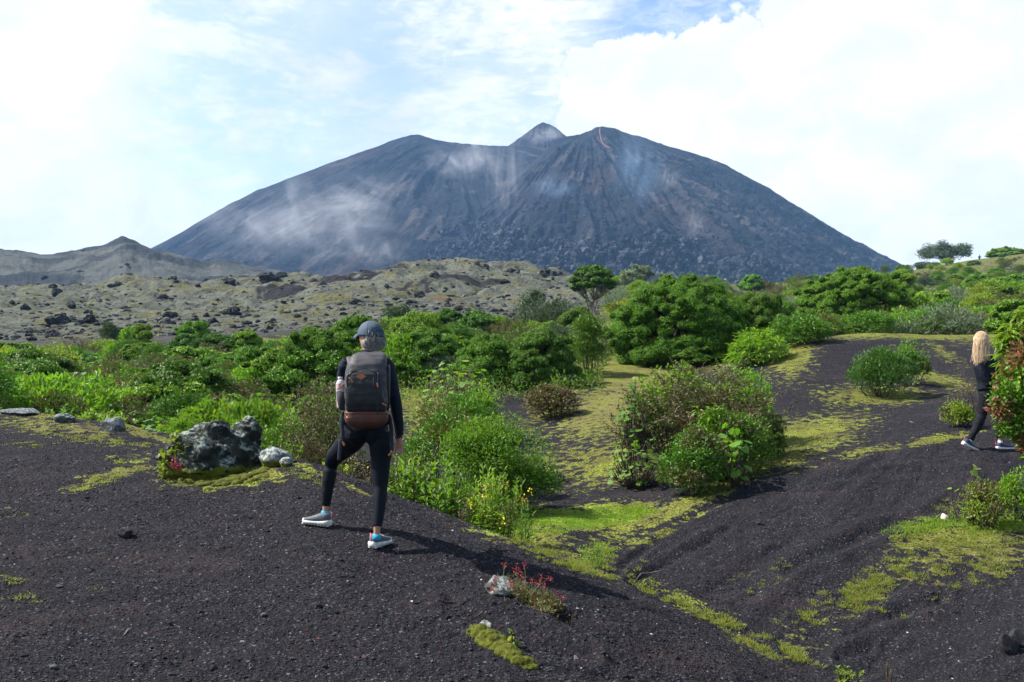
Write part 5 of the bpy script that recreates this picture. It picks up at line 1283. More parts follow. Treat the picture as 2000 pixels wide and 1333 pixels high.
bt0 = Q(284, 530, -.09); g = G(); bx_, by_ = 283, -.09
g.tube([Q(286, 528, by_), Q(285, 520, by_), Q(282, 440, by_), Q(281, 400, by_), Q(280, 385, by_), Q(279, 377, by_)], [.030, .034, .034, .034, .026, .016], 20); 
bo = g.build('water_bottle', [bottle_m], None, bt0, True); tag(bo, 'clear plastic water bottle in the side pocket of the backpack', 'bottle')
g = G(); g.tube([Q(279, 378, by_), Q(279, 364, by_)], [.017, .017], 16); g.build('bottle_cap', [sole_m], bo, bt0, True)
g = G(); g.tube([Q(281.5, 424, by_), Q(280.5, 400, by_)], [.0348, .0348], 20, 0, None, False); g.build('bottle_label', [label_m], bo, bt0, True)

# ---- walking woman with long blond hair, partly behind the right-edge shrub
Wf = hit(1892, 880); Yw = Wf[1]
Q2 = lambda cx, cy, d=0.0: W(1750+cx/2.964, 600+cy/2.964, Yw+d)
w0 = np.array([Q2(540, 830)[0], Yw, Wf[2]])
def tub(g, lst, add=0.0, n=14): g.tube([Q2(a, b, d) for a, b, d, r in lst], [r+add for *_, r in lst], n)
lgL = [(522, 500, .02, .095), (512, 560, .03, .085), (498, 625, .03, .068), (470, 690, .01, .062), (440, 745, -.02, .052), (430, 768, -.02, .042), (425, 785, -.02, .030)]
lgR = [(560, 500, .06, .095), (590, 570, .08, .085), (606, 640, .10, .066), (606, 700, .10, .062), (603, 755, .08, .052), (603, 775, .08, .040), (602, 792, .08, .030)]
trs = [(542, 505, .05, .150, .115), (540, 470, .05, .160, .120), (534, 430, .05, .140, .105), (528, 380, .05, .155, .115), (520, 330, .05, .165, .105), (514, 300, .05, .12, .08), (508, 280, .05, .06, .055)]
aL = [(490, 315, .0, .056), (488, 340, -.02, .054), (505, 395, -.06, .048), (530, 440, -.08, .042), (570, 445, -.04, .036), (600, 430, .0, .028)]
aR = [(552, 315, .12, .056), (572, 340, .15, .054), (590, 400, .16, .046), (610, 440, .14, .042), (640, 430, .10, .034), (662, 420, .08, .026)]
wc = Q2(497, 190, .05); wfd = unit((.86, .50, -.05)); g = G()
for l in (lgL, lgR, aL, aR): tub(g, l, -.014)
g.tube([Q2(a, b, d) for a, b, d, *_ in trs], [(ra-.014, rb-.014) for *_, ra, rb in trs], 18, 0, (1, 0, 0))
g.tube([Q2(512, 300, .05), Q2(504, 250, .05), wc], [.052, .048, .05], 12); head_geo(g, wc, wfd, .95)
hand(g, Q2(600, 430, 0), (1, .1, .3), (0, .1, 1), .84, 1, .5); hand(g, Q2(662, 420, .08), (1, 0, .3), (0, 0, 1), .84, 1, .5)
for a, b, c in ((Q2(425, 785, -.02), Q2(400, 798, -.02), Q2(455, 820, -.01)), (Q2(602, 792, .08), Q2(592, 812, .08), Q2(670, 812, .07))): g.tube([a, (a+b)/2, (b+c)/2, c], [.024, .022, .018, .012], 10)
wm = place_mesh('person', remesh(g, .007, 3), skin, None, w0)
tag(wm, 'woman with long blond hair in black clothes walking behind the right-edge shrub', 'person')
g = G(); tub(g, lgL[:6]); tub(g, lgR[:6]); g.tube([Q2(a, b, d) for a, b, d, *_ in trs[:3]], [(ra, rb) for *_, ra, rb in trs[:3]], 18, 0, (1, 0, 0))
me = remesh(g, .008, 3); V = np.empty(len(me.vertices)*3, dtype=np.float32); me.vertices.foreach_get('co', V); V = V.reshape(-1, 3); Nn = np.empty_like(V).ravel(); me.vertices.foreach_get('normal', Nn)
V += Nn.reshape(-1, 3)*(.009*n3(V*np.array([1, 1, 1.6]), .09, 28))[:, None]; me.vertices.foreach_set('co', V.ravel()); place_mesh('jogger_trousers', me, black_cloth, wm, w0)
g = G(); tub(g, aL[:5], .006); tub(g, aR[:5], .006); g.tube([Q2(a, b, d) for a, b, d, *_ in trs[1:]], [(ra+.012, rb+.012) for *_, ra, rb in trs[1:]], 20, 0, (1, 0, 0))
me = remesh(g, .008, 3); V = np.empty(len(me.vertices)*3, dtype=np.float32); me.vertices.foreach_get('co', V); V = V.reshape(-1, 3); Nn = np.empty_like(V).ravel(); me.vertices.foreach_get('normal', Nn)
V += Nn.reshape(-1, 3)*(.008*n3(V*np.array([1, 1, 1.6]), .08, 38))[:, None]; me.vertices.foreach_set('co', V.ravel()); place_mesh('jacket', me, jacket_m, wm, w0)
eyes(wc, wfd, wm, w0, .95)
wsd = np.cross(wfd, (0, 0, 1)); rng = np.random.default_rng(31)
g = G(); g.ball(wc-wfd*.014+up*.014, (.086, .090, .108), 0, 16, 12)
def st2(i):
    a = rng.uniform(-3.6, .5); e = rng.uniform(.0, 1.35); st2.a = a
    return wc-wfd*.012+(wsd*math.cos(a)*.088+wfd*math.sin(a)*.095)*math.cos(e)+up*(.012+math.sin(e)*.106)
def en2(i):
    a = st2.a; k = rng.uniform(.1, .85); L = .20+.20*rng.uniform()**.6*(1-.45*abs(math.cos(a)))
    p = wc+wsd*math.cos(a)*.085*k+wfd*math.sin(a)*.075*k; return p+np.array([-.035+rng.normal(0, .026), -.05+rng.normal(0, .02), -L+.02])
for i in range(2300):
    a, b = st2(i), en2(i); t = np.linspace(0, 1, 8)[:, None]; mid = a.copy(); o = a-wc; o[2] = 0; mid = a+unit(o+1e-6)*.022; mid[2] = wc[2]+rng.uniform(-.06, .03)
    P = (1-t)**2*a+2*t*(1-t)*mid+t*t*b; P = P+np.sin(t*rng.uniform(3, 8)+rng.uniform(0, 6))*rng.normal(0, .004, 3)
    g.tube(P, list(np.linspace(1, .5, 8)*.0021*rng.uniform(.6, 1.5)), 4, 0, None, False)
g.build('hair', [blond], wm, w0, True)
g = G(); g.tube([Q2(428, 768, -.02), Q2(424, 788, -.02)], [.031, .032], 12); g.build('sock', [sole_m], wm, w0, True)
g = G(); g.tube([Q2(603, 774, .08), Q2(603, 794, .08)], [.031, .032], 12); g.build('sock', [sole_m], wm, w0, True)
shoe(Q2(383, 792, -.03), Q2(468, 834, -.02)+np.array([.01, 0, .0]), unit((.35, -.1, .9)), navy_shoe, sole_m, magenta, wm, w0, 1.0, magenta)
shoe(Q2(582, 824, .08), Q2(688, 822, .06), (0, 0, 1), navy_shoe, sole_m, magenta, wm, w0, 1.0, magenta)

# ---- distant people
def far_person(u, v, Y, h, fx, top, bottom, label, pack=None, seed=0, hat=None):
    b = gp(u, Y); b = np.array([b[0], Y, vz(v, Y)]) if v else b
    s = h/1.7; fdv = unit((fx, 1, 0)); sdv = np.cross(fdv, (0, 0, 1)); X = lambda x, y, z: b+(sdv*x+fdv*y+np.array([0, 0, z]))*s
    def build(add, parts):
        g = G()
        if 'legs' in parts:
            for q in (-1, 1): g.tube([X(.09*q, 0, .88), X(.10*q, .04*q, .48), X(.11*q, .03*q, .07)], [.085+add, .062+add, .042+add], 10)
            g.tube([X(0, 0, .80), X(0, 0, .92), X(0, 0, 1.02)], [(.14+add, .1+add), (.16+add, .11+add), (.14+add, .1+add)], 12, 0, sdv)
        if 'torso' in parts:
            g.tube([X(0, 0, .95), X(0, 0, 1.10), X(0, 0, 1.32), X(0, 0, 1.42), X(0, 0, 1.47)], [(.14+add, .1+add), (.13+add, .09+add), (.17+add, .11+add), (.13+add, .08+add), (.06, .06)], 12, 0, sdv)
            g.tube([X(-.18, 0, 1.38), X(-.25, .02, 1.12), X(-.20, .18, .98)], [.05+add, .042+add, .034+add], 8); g.tube([X(.18, 0, 1.38), X(.25, .04, 1.12), X(.14, .22, 1.15)], [.05+add, .042+add, .034+add], 8)
        if 'body' in parts:
            hand(g, X(-.20, .19, .97), fdv, sdv, s, 1, .4); hand(g, X(.14, .23, 1.16), fdv, -sdv, s, -1, .4); g.tube([X(0, 0, 1.44), X(0, .01, 1.55)], [.05, .05], 10); head_geo(g, X(0, .01, 1.59), fdv, s)
            for q in (-1, 1): g.tube([X(.11*q, -.04, .05), X(.12*q, .10, .045), X(.13*q, .2, .03)], [.045, .042, .03], 8)
        return g
    p = place_mesh('person', remesh(build(0, ('legs', 'torso', 'body')), .014, 2), skin, None, b); tag(p, label, 'person')
    place_mesh('trousers', remesh(build(.012, ('legs',)), .014, 2), bottom, p, b); place_mesh('top', remesh(build(.014, ('torso',)), .014, 2), top, p, b)
    g = G(); g.ball(X(0, -.005, 1.625), (.092*s, .10*s, .095*s), 0, 14, 10); g.build('cap' if hat else 'hair', [hat or dark_m], p, b, True)
    if pack:
        c = X(0, -.17, 1.2); k = G(); a = np.linspace(0, 2*np.pi, 24, endpoint=False)
        rg_ = []
        for (zz2, w, dp) in ((-.26, .11, .07), (-.22, .15, .11), (0, .16, .13), (.2, .14, .11), (.27, .08, .06)):
            rg_.append(c+np.outer(np.sign(np.cos(a))*np.abs(np.cos(a))**.5*w*s, sdv)+np.outer(np.sign(np.sin(a))*np.abs(np.sin(a))**.5*dp*s, fdv)+np.array([0, 0, zz2*s]))
        k.ring_loft(rg_); o = k.build('backpack', [pack], None, c-(0, 0, .26*s), True); tag(o, 'small dark backpack on the person standing on the right ridge', 'backpack')
        for q in (-1, 1):
            k = G(); k.tube([X(.1*q, -.08, 1.42), X(.1*q, .02, 1.48), X(.1*q, .12, 1.36), X(.12*q, .10, 1.1)], [(.025*s, .008*s)]*4, 6, 0, sdv); k.build('shoulder_strap', [web_m], o, c-np.array([0, 0, .26*s]), True)
    return p
far_person(1913, 513.5, 219, 1.75, .7, black_cloth, navy_knit, 'tiny distant person standing alone on the right ridge against the sky', pack_g)
light_blue = simple('pale_blue_shirt', (.35, .45, .70), None, 30, .8)
far_person(1417, 564, 150, 1.7, -.5, light_blue, navy_knit, 'tiny distant person in pale blue behind the top of the largest tree', None)
# ------------------------------------------------------------------ rocks
def rockmat(name, c1, c2, lichen, moss=None, la=.55, sc=5.0, mossz=None):
    m, T = new_mat(name); co = T.n('ShaderNodeTexCoord').outputs['Object']
    n1 = T.noise(co, sc, 8, .68, .3); n2 = T.noise(co, sc*3.7, 8, .72, .2); n3_ = T.noise(T.mapping(co, loc=(5, 3, 1)), sc*1.3, 8, .7, .6)
    col = T.mix(T.ramp(n1, .38, .6), c1, c2)
    gN = T.n('ShaderNodeNewGeometry'); sx = T.n('ShaderNodeSeparateXYZ'); T.l(gN.outputs['Normal'], sx.inputs[0])
    lk = T.math('MULTIPLY', T.ramp(T.math('ADD', n3_, T.math('MULTIPLY', sx.outputs[2], .10)), la, la+.10), T.ramp(n2, .42, .56))
    col = T.mix(lk, col, lichen)
    if moss:
        sp = T.n('ShaderNodeSeparateXYZ'); T.l(co, sp.inputs[0])
        low = T.ramp(sp.outputs[2], mossz[1], mossz[0])
        mk = T.ramp(T.math('ADD', T.math('MULTIPLY', low, .55), T.math('ADD', T.math('MULTIPLY', n1, .8), T.math('MULTIPLY', sx.outputs[2], .12))), .72, .84)
        col = T.mix(mk, col, T.mix(n2, moss, tuple(x*.5 for x in moss)))
    b = bump(T, T.math('ADD', n1, T.math('MULTIPLY', n2, .5)), .9, .05*5/sc)
    out(T, princ(T, col, .92, b, .2)); return m
lich = rockmat('lichen_rock', (.010, .012, .009), (.040, .046, .036), (.24, .28, .24), (.12, .14, .008), .525, 5.5, (.03, .22))
lich2 = rockmat('pale_lichen_rock', (.05, .055, .05), (.14, .15, .14), (.34, .38, .36), (.17, .19, .01), .45, 7, (.0, .10))
lich3 = rockmat('grey_lichen_rock', (.03, .034, .034), (.08, .088, .088), (.19, .22, .22), None, .48, 9)
pale = rockmat('pale_grey_rock', (.045, .045, .042), (.17, .18, .17), (.36, .38, .36), None, .52, 9)
darkr = rockmat('dark_lava_rock', (.014, .015, .016), (.045, .047, .048), (.12, .13, .12), None, .62, .9)
blackr = rockmat('black_cinder_rock', (.012, .012, .014), (.035, .035, .038), (.10, .105, .09), None, .6, 9)
mossy = rockmat('moss_cushion', (.060, .068, .004), (.105, .115, .007), (.035, .040, .006), None, .47, 30)
def rock_geo(g, c, r, seed, amp=.35, nu=40, nv=28, m=0, freq=1.0, flat=.0):
    r = np.array(r if not np.isscalar(r) else (r, r, r), float)
    def f(D):
        k = 1+amp*(n3(D, 1.1/freq, seed, 2)*.62+.42*n3(D, .45/freq, seed+3, 3)+.10*n3(D, .13/freq, seed+5, 2))
        return D*k[:, None]
    g.ball(c, r, m, nu, nv, f); return g
def facet(V, c, n, lo, hi, seed, k=.9):
    rng = np.random.default_rng(seed)
    for d in rdir(rng, n):
        s_ = (V-c) @ d; m = s_.max(); V = V-np.outer(np.maximum(0, s_-m*rng.uniform(lo, hi))*k, d)
    return V
b = hit(420, 936); g = G(); Yr = b[1]+.25; k = Yr/F
for (u, v, ru, rv, dy, sd_, am) in ((394, 888, 78, 52, 0, 1, .25), (394, 918, 92, 32, -.02, 2, .22), (414, 854, 40, 42, 0, 12, .2), (362, 892, 50, 40, -.03, 15, .25), (470, 895, 42, 48, .06, 3, .25), (482, 852, 31, 36, .14, 4, .15), (455, 864, 36, 26, .05, 14, .2), (345, 920, 34, 24, -.05, 5, .25)):
    rock_geo(g, W(u, v, Yr+dy), (ru*k, ru*k*.75, rv*k), sd_, am, 72, 50)
me = remesh(g, .012, 1); V = np.empty(len(me.vertices)*3, dtype=np.float32); me.vertices.foreach_get('co', V); V = V.reshape(-1, 3); Nn = np.empty_like(V).ravel(); me.vertices.foreach_get('normal', Nn)
Vc = W(400, 890, Yr); fac = facet(V.copy(), Vc, 26, .82, .97, 3); wL = np.clip((W(452, 880, Yr)[0]-V[:, 0])/.12+.5, 0, 1)[:, None]; fR = facet(V.copy(), W(474, 885, Yr+.08), 1, .9, .95, 5); V = V*(1-wL)+fac*wL
V = V+Nn.reshape(-1, 3)*(.022*n3(V, .17, 8, 4)-.030*np.abs(n3(V, .09, 18, 4))+.010*n3(V, .03, 28, 2))[:, None]; me.vertices.foreach_set('co', V.ravel())
rk = place_mesh('boulder', me, lich, None, b); g = G(); rng = np.random.default_rng(9)
for i in range(100):
    uu = rng.uniform(318, 522); vv = 928+16*math.sin((uu-318)/204*math.pi)+rng.uniform(-12, 6); q = hit(uu, vv, 5, 16); r_ = rng.uniform(.018, .050); rock_geo(g, q+(0, 0, .0), (r_*1.3, r_, r_*rng.uniform(.5, .9)), 700+i, .35, 14, 9)
g.build('moss_foot', [mossy], rk, b, True)
tag(rk, 'large two-humped boulder with grey lichen and a mossy foot, left of the hiker', 'boulder')
# plant climbing the boulder's left side
g1 = G(); g2 = G(); g3 = G(); rng = np.random.default_rng(8); pb = hit(328, 925, 5)
for (u, v) in ((325, 905), (338, 885), (345, 865), (352, 878), (318, 915), (335, 920), (350, 895), (342, 850), (322, 890)):
    c = W(u, v, Yr-.24)-pb; limb(g2, (0, 0, 0), c, .006, .003, rng, .1, 0, 4, 4); n = 13
    g1.leaves(c+rng.normal(0, .03, (n, 3)), rdir(rng, n)+(0, 0, .3), rdir(rng, n)+(0, -.8, .5), rng.uniform(.05, .09, n), .036)
for (a, b2) in (((355, 920), (338, 892)), ((350, 915), (334, 905))):
    p, q = W(*a, Yr-.36)-pb, W(*b2, Yr-.40)-pb; t = rng.uniform(0, 1, 60)[:, None]; g3.leaves(p+(q-p)*t+rng.normal(0, .006, (60, 3)), rdir(rng, 60), rdir(rng, 60), .022, .014)
put(g1, g2, 'leafy_plant', [L_yellow], stem_m, pb, 0, 'leafy plant with a red flower spike climbing the left side of the boulder', 'plant', None, ('flower_spike', g3, L_pink), 'stems', 'foliage')
def rock(u, v, w, h, seed, mat, label, name='rock', Y=None, amp=.35, sink=.25, group=None, nu=48, cat='rock', dep=.8):
    b = gp(u, Y) if Y else hit(u, v, 4); k = b[1]/F; g = G(); c = b+np.array([0, 0, h*k*(.5-sink)])
    rock_geo(g, c, (w*k/2, w*k/2*dep, h*k/2*(1+sink)), seed, amp, nu, int(nu*.7)); g.V = [facet(v, c, 16, .62, .95, seed+70) for v in g.V]; o = g.build(name, [mat], None, b, True); tag(o, label, cat, group); return o
rock(540, 906, 62, 40, 21, lich2, 'small pale lichen rock right behind the boulder', amp=.6)
rock(558, 912, 30, 22, 22, lich2, 'small knobbly lichen stone at the right end of the pale lichen rock')
rock(222, 840, 58, 22, 23, lich3, 'pale lichen rock lying along the left crest', amp=.75)
rock(128, 824, 44, 18, 24, lich3, 'low pale rock on the left crest nearer the edge', amp=.7)
rock(30, 808, 80, 14, 25, lich3, 'flat grey rock ledge at the left end of the crest', amp=.7)
rock(976, 1158, 58, 38, 26, pale, 'pale pointed stone with red flowers in front of it', amp=.75)
rock(244, 1047, 32, 20, 27, blackr, 'dark stone lying on the ash, lower left')
rock(1481, 1024, 14, 14, 28, blackr, 'small round grey stone alone on the right ash slope')
rock(1846, 1014, 20, 14, 29, simple('cream_stone', (.62, .55, .42), (.5, .42, .3), 12, .8), 'cream-white stone in the grass at right')
rock(1965, 1272, 40, 44, 30, blackr, 'black cinder clod beside the pit at the lower right')
rock(1990, 1262, 40, 40, 41, blackr, 'black cinder clod cut by the right edge')
rock(948, 1232, 30, 26, 31, pale, 'small grey-white stone capping the mossy hump')
# mossy hump
b = hit(975, 1262, 4); g = G(); k = b[1]/F
for (u, v, ru, rv, s_) in ((932, 1226, 26, 20, 1), (943, 1234, 30, 22, 2), (955, 1243, 32, 23, 3), (967, 1251, 34, 22, 4), (980, 1260, 34, 20, 5), (993, 1268, 32, 18, 6), (1006, 1277, 30, 15, 7), (1020, 1287, 26, 12, 8), (1034, 1297, 20, 8, 9)):
    p = hit(u, v+8, 4); rock_geo(g, p+(0, 0, .0), (ru*k*.8, ru*k*.5, rv*k*.9), 60+s_, .35, 44, 30)
me = remesh(g, .006, 2); V = np.empty(len(me.vertices)*3, dtype=np.float32); me.vertices.foreach_get('co', V); V = V.reshape(-1, 3); Nn = np.empty_like(V).ravel(); me.vertices.foreach_get('normal', Nn)
V += Nn.reshape(-1, 3)*(.011*n3(V, .03, 8, 3))[:, None]; me.vertices.foreach_set('co', V.ravel())
o = place_mesh('moss_hump', me, mossy, None, b); tag(o, 'long hump of bright yellow-green moss on the ash below the hiker', 'moss')
T_bush(1004, 1234, b[1]-.05, 26, 401, 'small green plant growing out of the moss hump', L_fresh, name='small_plant', cat='plant', fn=broadleaf, n=9, leaf=.06, lobed=False)
# red flowering plant by the pale stone
b = hit(1010, 1170, 4); g1 = G(); g2 = G(); g3 = []; rng = np.random.default_rng(14); k = b[1]/F
FL = [(985,1103),(1024,1103),(1012,1118),(1040,1132),(1058,1128),(1072,1129),(998,1140),(1000,1142),(970,1130),(960,1150),(1050,1139),(1061,1145),(1045,1168),(1085,1160),(1100,1168),(1020,1128),(1090,1180),(970,1142),(1008,1110),(1030,1164)]
for (u, v) in FL:
    c = W(u, v, b[1]+rng.uniform(-.06, .10))-b; r0 = np.array([rng.uniform(-.04, .10), 0, -.01]); limb(g2, r0, c, .0022, .0012, rng, .1, 0, 4, 4)
    n = 16; f_ = G(); f_.leaves(c+rng.normal(0, .011, (n, 3)), rdir(rng, n), rdir(rng, n), .012, .008); g3.append(f_)
for i in range(230):
    f = rng.uniform(); u = 985+110*f+rng.normal(0, 10); v = 1150+45*f+rng.normal(0, 9); c = hit(u, v, 5)-b+(0, 0, rng.uniform(0, .05)*(1.2-f)); n = 5
    g1.leaves(c+rng.normal(0, .01, (n, 3)), rdir(rng, n)+(0, 0, .7), rdir(rng, n), rng.uniform(.02, .045, n), .010, 0 if f > .3+rng.normal(0, .2) else 1)
put(g1, g2, 'flowering_plant', [L_olive, L_brown], stem_m, b, 0, 'low straggling plant with small red flowers beside the pale pointed stone', 'plant', None, ('flower', g3, L_pink), 'stems', 'foliage')
# dark outcrops on the hummocky slope
RV = []
for s_ in range(7):
    g = G(); rng = np.random.default_rng(500+s_); n = 3+s_ % 4
    for i in range(n):
        r = rng.uniform(.3, .62)*(1 if i else 1.3); c = np.array([rng.normal(0, .55), rng.normal(0, .3), r*rng.uniform(.1, .55)])
        if i == 0: c[:2] = 0
        rock_geo(g, c, (r, r*.8, r*rng.uniform(.55, 1.0)), 520+s_*9+i, .55, 22, 14)
    me = remesh(g, .05, 0); V = np.empty(len(me.vertices)*3, dtype=np.float32); me.vertices.foreach_get('co', V); V = V.reshape(-1, 3)
    V += (V/np.linalg.norm(V+1e-6, axis=1, keepdims=True))*(.22*n3(V, .30, s_, 3)-.10*np.abs(n3(V, .13, s_+9, 1)))[:, None]; me.vertices.foreach_set('co', V.ravel())
    me.polygons.foreach_set('use_smooth', np.zeros(len(me.polygons), bool)); me.name = 'rock_outcrop'; me.materials.append(darkr); RV.append(me)
def outc(u, Y, s, vi, label, rz=0, zs=1.0, group=None, v=None):
    p = gp(u, Y) if v is None else hit(u, v, 60, 600); o = bpy.data.objects.new('rock_outcrop', RV[vi % 7]); COL.objects.link(o)
    o.location = tuple(p-(0, 0, .12*s)); o.scale = (s, s, s*zs); o.rotation_euler = (0, 0, rz); tag(o, label, 'rock', group); return o
rng = np.random.default_rng(91)
for (u, v, s, vi, lab) in [(110,577,5.0,3,'large dark jagged outcrop on the left hummocks'),(104,562,2.6,1,'dark boulder on the upper left hummocks just above the jagged outcrop'),(140,600,3.0,2,'dark outcrop right below the jagged one on the left hummocks'),(52,604,2.4,0,'dark outcrop near the left edge of the hummocks'),(118,630,4.2,6,'wide dark outcrop low on the left hummocks'),
    (175,630,2.2,5,'dark rock right of the wide low outcrop at left'),(100,658,2.4,4,'dark ledge rock just above the scrub at far left'),(405,548,3.6,1,'black rock cluster on the crest at left, left of two'),(388,560,2.4,3,'small black rock below the crest cluster at left'),(445,551,3.2,2,'low black rock between the two crest clusters'),
    (520,545,5.0,6,'tall black rock cluster on the crest left of centre'),(550,541,4.4,3,'pointed black rock right of the tall crest cluster'),(525,552,3.2,5,'black rock in front of the tall crest cluster'),(630,557,2.8,0,'dark rock on the crest halfway to the pale hump'),(225,560,3.4,4,'dark rock group below the peaked ridge'),
    (1080,540,4.4,2,'dark rock group on the crest left of the flat-topped tree'),(1060,533,3.0,6,'dark rock at the top of the pale hump right end'),(1000,533,2.4,1,'small rock row on top of the pale hump'),(850,541,3.0,3,'dark rock on the left shoulder of the pale hump'),(980,552,2.6,4,'dark rock in the middle of the pale hump'),
    (820,580,2.4,5,'dark rock low on the pale hump'),(800,592,2.0,0,'small dark rock above the flat umbrella tree'),(455,612,2.0,1,'dark rock in the middle of the hummocks'),(340,620,2.4,2,'dark rock among scrub tops at left centre'),(415,632,2.2,3,'dark rock just above the second umbrella tree'),(240,603,2.4,6,'dark flat rock in the left centre of the hummocks'),(320,584,2.8,5,'dark rock on a bare dark strip of the hummocks')]:
    outc(u, 0, s*.34, vi, lab, rng.uniform(0, 6.28), rng.uniform(.7, 1.0), None, v)
for i in range(140):
    u = rng.uniform(-40, 1150); Y = rng.uniform(66, 165); outc(u, Y, (rng.uniform(.14, .26) if i % 2 == 0 else rng.uniform(.26, .5))*(.6+Y/180), i, ('little', 'small')[i % 2]+(' flat', ' jagged')[i//2 % 2]+' lava rock '+('at left' if u < 300 else 'left of centre' if u < 600 else 'above the hiker' if u < 850 else 'on the pale hump')+(', low' if Y < 95 else ', midway up' if Y < 130 else ', high')+' on the hummocks', rng.uniform(0, 6.28), rng.uniform(.45, .7) if i//2 % 2 == 0 else 1.1, 'small dark rocks scattered on the hummocks')
for i in range(34):
    u = rng.uniform(-40, 330); Y = 480+rng.normal(0, 3) if i % 2 else rng.uniform(300, 470)
    if i % 5 == 0: u = 241+rng.normal(0, 12); Y = 479
    outc(u, Y, rng.uniform(.6, 1.8), i, 'small dark crag on the peaked left ridge', rng.uniform(0, 6.28), .7, 'dark crags on the peaked ridge')

rank_labels([(o, o.scale[0]*o.scale[2]+i*1e-6) for i, o in enumerate(list(COL.objects)) if o.get('group') == 'small dark rocks scattered on the hummocks'])
# ------------------------------------------------------------------ gravel, grass and litter near the viewer
def scatter(n, ua, ub, ya, yb, rng):
    u = rng.uniform(ua, ub, n); Y = ya*(yb/ya)**rng.uniform(0, 1, n); return u, Y, (u-HU)/F*Y
ico = np.array([(0, 0, 1), (.89, 0, .45), (.28, .85, .45), (-.72, .53, .45), (-.72, -.53, .45), (.28, -.85, .45), (.72, .53, -.45), (-.28, .85, -.45), (-.89, 0, -.45), (-.28, -.85, -.45), (.72, -.53, -.45), (0, 0, -1)])
icf = np.array([(0,1,2),(0,2,3),(0,3,4),(0,4,5),(0,5,1),(1,6,2),(2,6,7),(2,7,3),(3,7,8),(3,8,4),(4,8,9),(4,9,5),(5,9,10),(5,10,1),(1,10,6),(11,7,6),(11,8,7),(11,9,8),(11,10,9),(11,6,10)])
def pebbles(name, n, size, area, mat, label, seed, pw=2.2):
    rng = np.random.default_rng(seed); u, Y, x = scatter(n, *area, rng); s = size[0]+(size[1]-size[0])*rng.uniform(size=n)**pw
    zz = gz(x, Y)+s*.15; A = rng.uniform(0, 6.28, n); ca, sa = np.cos(A)[:, None], np.sin(A)[:, None]
    P = ico[None]*(1+rng.normal(0, .22, (n, 12, 1)))*np.stack([s*rng.uniform(.8, 1.5, n), s*rng.uniform(.7, 1.1, n), s*rng.uniform(.45, .9, n)], 1)[:, None, :]
    P = np.stack([P[..., 0]*ca-P[..., 1]*sa, P[..., 0]*sa+P[..., 1]*ca, P[..., 2]], -1)+np.stack([x, Y, zz], 1)[:, None, :]
    me = raw_mesh(name, P.reshape(-1, 3), [(icf[None]+12*np.arange(n)[:, None, None]).reshape(-1, 3)]); me.materials.append(mat)
    o = bpy.data.objects.new(name, me); COL.objects.link(o); tag(o, label, 'gravel', kind='stuff')
def pebmat(name, cols):
    m, T = new_mat(name); r = T.n('ShaderNodeNewGeometry').outputs['Random Per Island']
    cr = T.n('ShaderNodeValToRGB'); T.l(r, cr.inputs[0]); cr.color_ramp.interpolation = 'CONSTANT'
    while len(cr.color_ramp.elements) < len(cols): cr.color_ramp.elements.new(.5)
    for e, (p, c) in zip(cr.color_ramp.elements, cols): e.position = p; e.color = c+(1,)
    out(T, princ(T, cr.outputs[0], .85, None, .12)); return m
cinder = pebmat('cinder_grains', [(0, (.012, .012, .014)), (.34, (.022, .022, .026)), (.62, (.036, .035, .040)), (.82, (.050, .034, .031)), (.89, (.062, .062, .070)), (.988, (.13, .13, .14))])
stoner = pebmat('rubble_stones', [(0, (.02, .022, .022)), (.4, (.045, .05, .045)), (.7, (.09, .095, .08)), (.88, (.12, .12, .05))])
palep = pebmat('pale_grains', [(0, (.20, .20, .20)), (.5, (.38, .37, .34)), (.8, (.16, .07, .05))])
pebbles('gravel', 90000, (.002, .009), (-150, 2150, 3.9, 9.5), cinder, 'black and rusty cinder gravel covering the near slope', 61, 3.2)
pebbles('gravel', 1100, (.007, .022), (-150, 2150, 3.9, 9.5), cinder, 'larger black cinder clods lying on the near slope', 65, 2.6)
pebbles('gravel', 26000, (.003, .013), (-150, 2150, 8.5, 16), cinder, 'black cinder gravel on the slopes beyond', 62, 2.6)
pebbles('rubble', 5500, (.05, .34), (-60, 1180, 62, 190), stoner, 'fine grey and dark rubble strewn over the hummocky plain', 66, 4)
pebbles('pale_pebbles', 260, (.004, .012), (-150, 2150, 4.2, 15), palep, 'scattered tiny pale pebbles on the ash', 63, 2)
G_m = leafmat('grass_blades', (.13, .17, .025), (.22, .235, .045), (.30, .24, .10), .22, .35)
G_b = leafmat('bright_grass_blades', (.11, .21, .02), (.20, .28, .03), (.26, .24, .07), .08, .4)
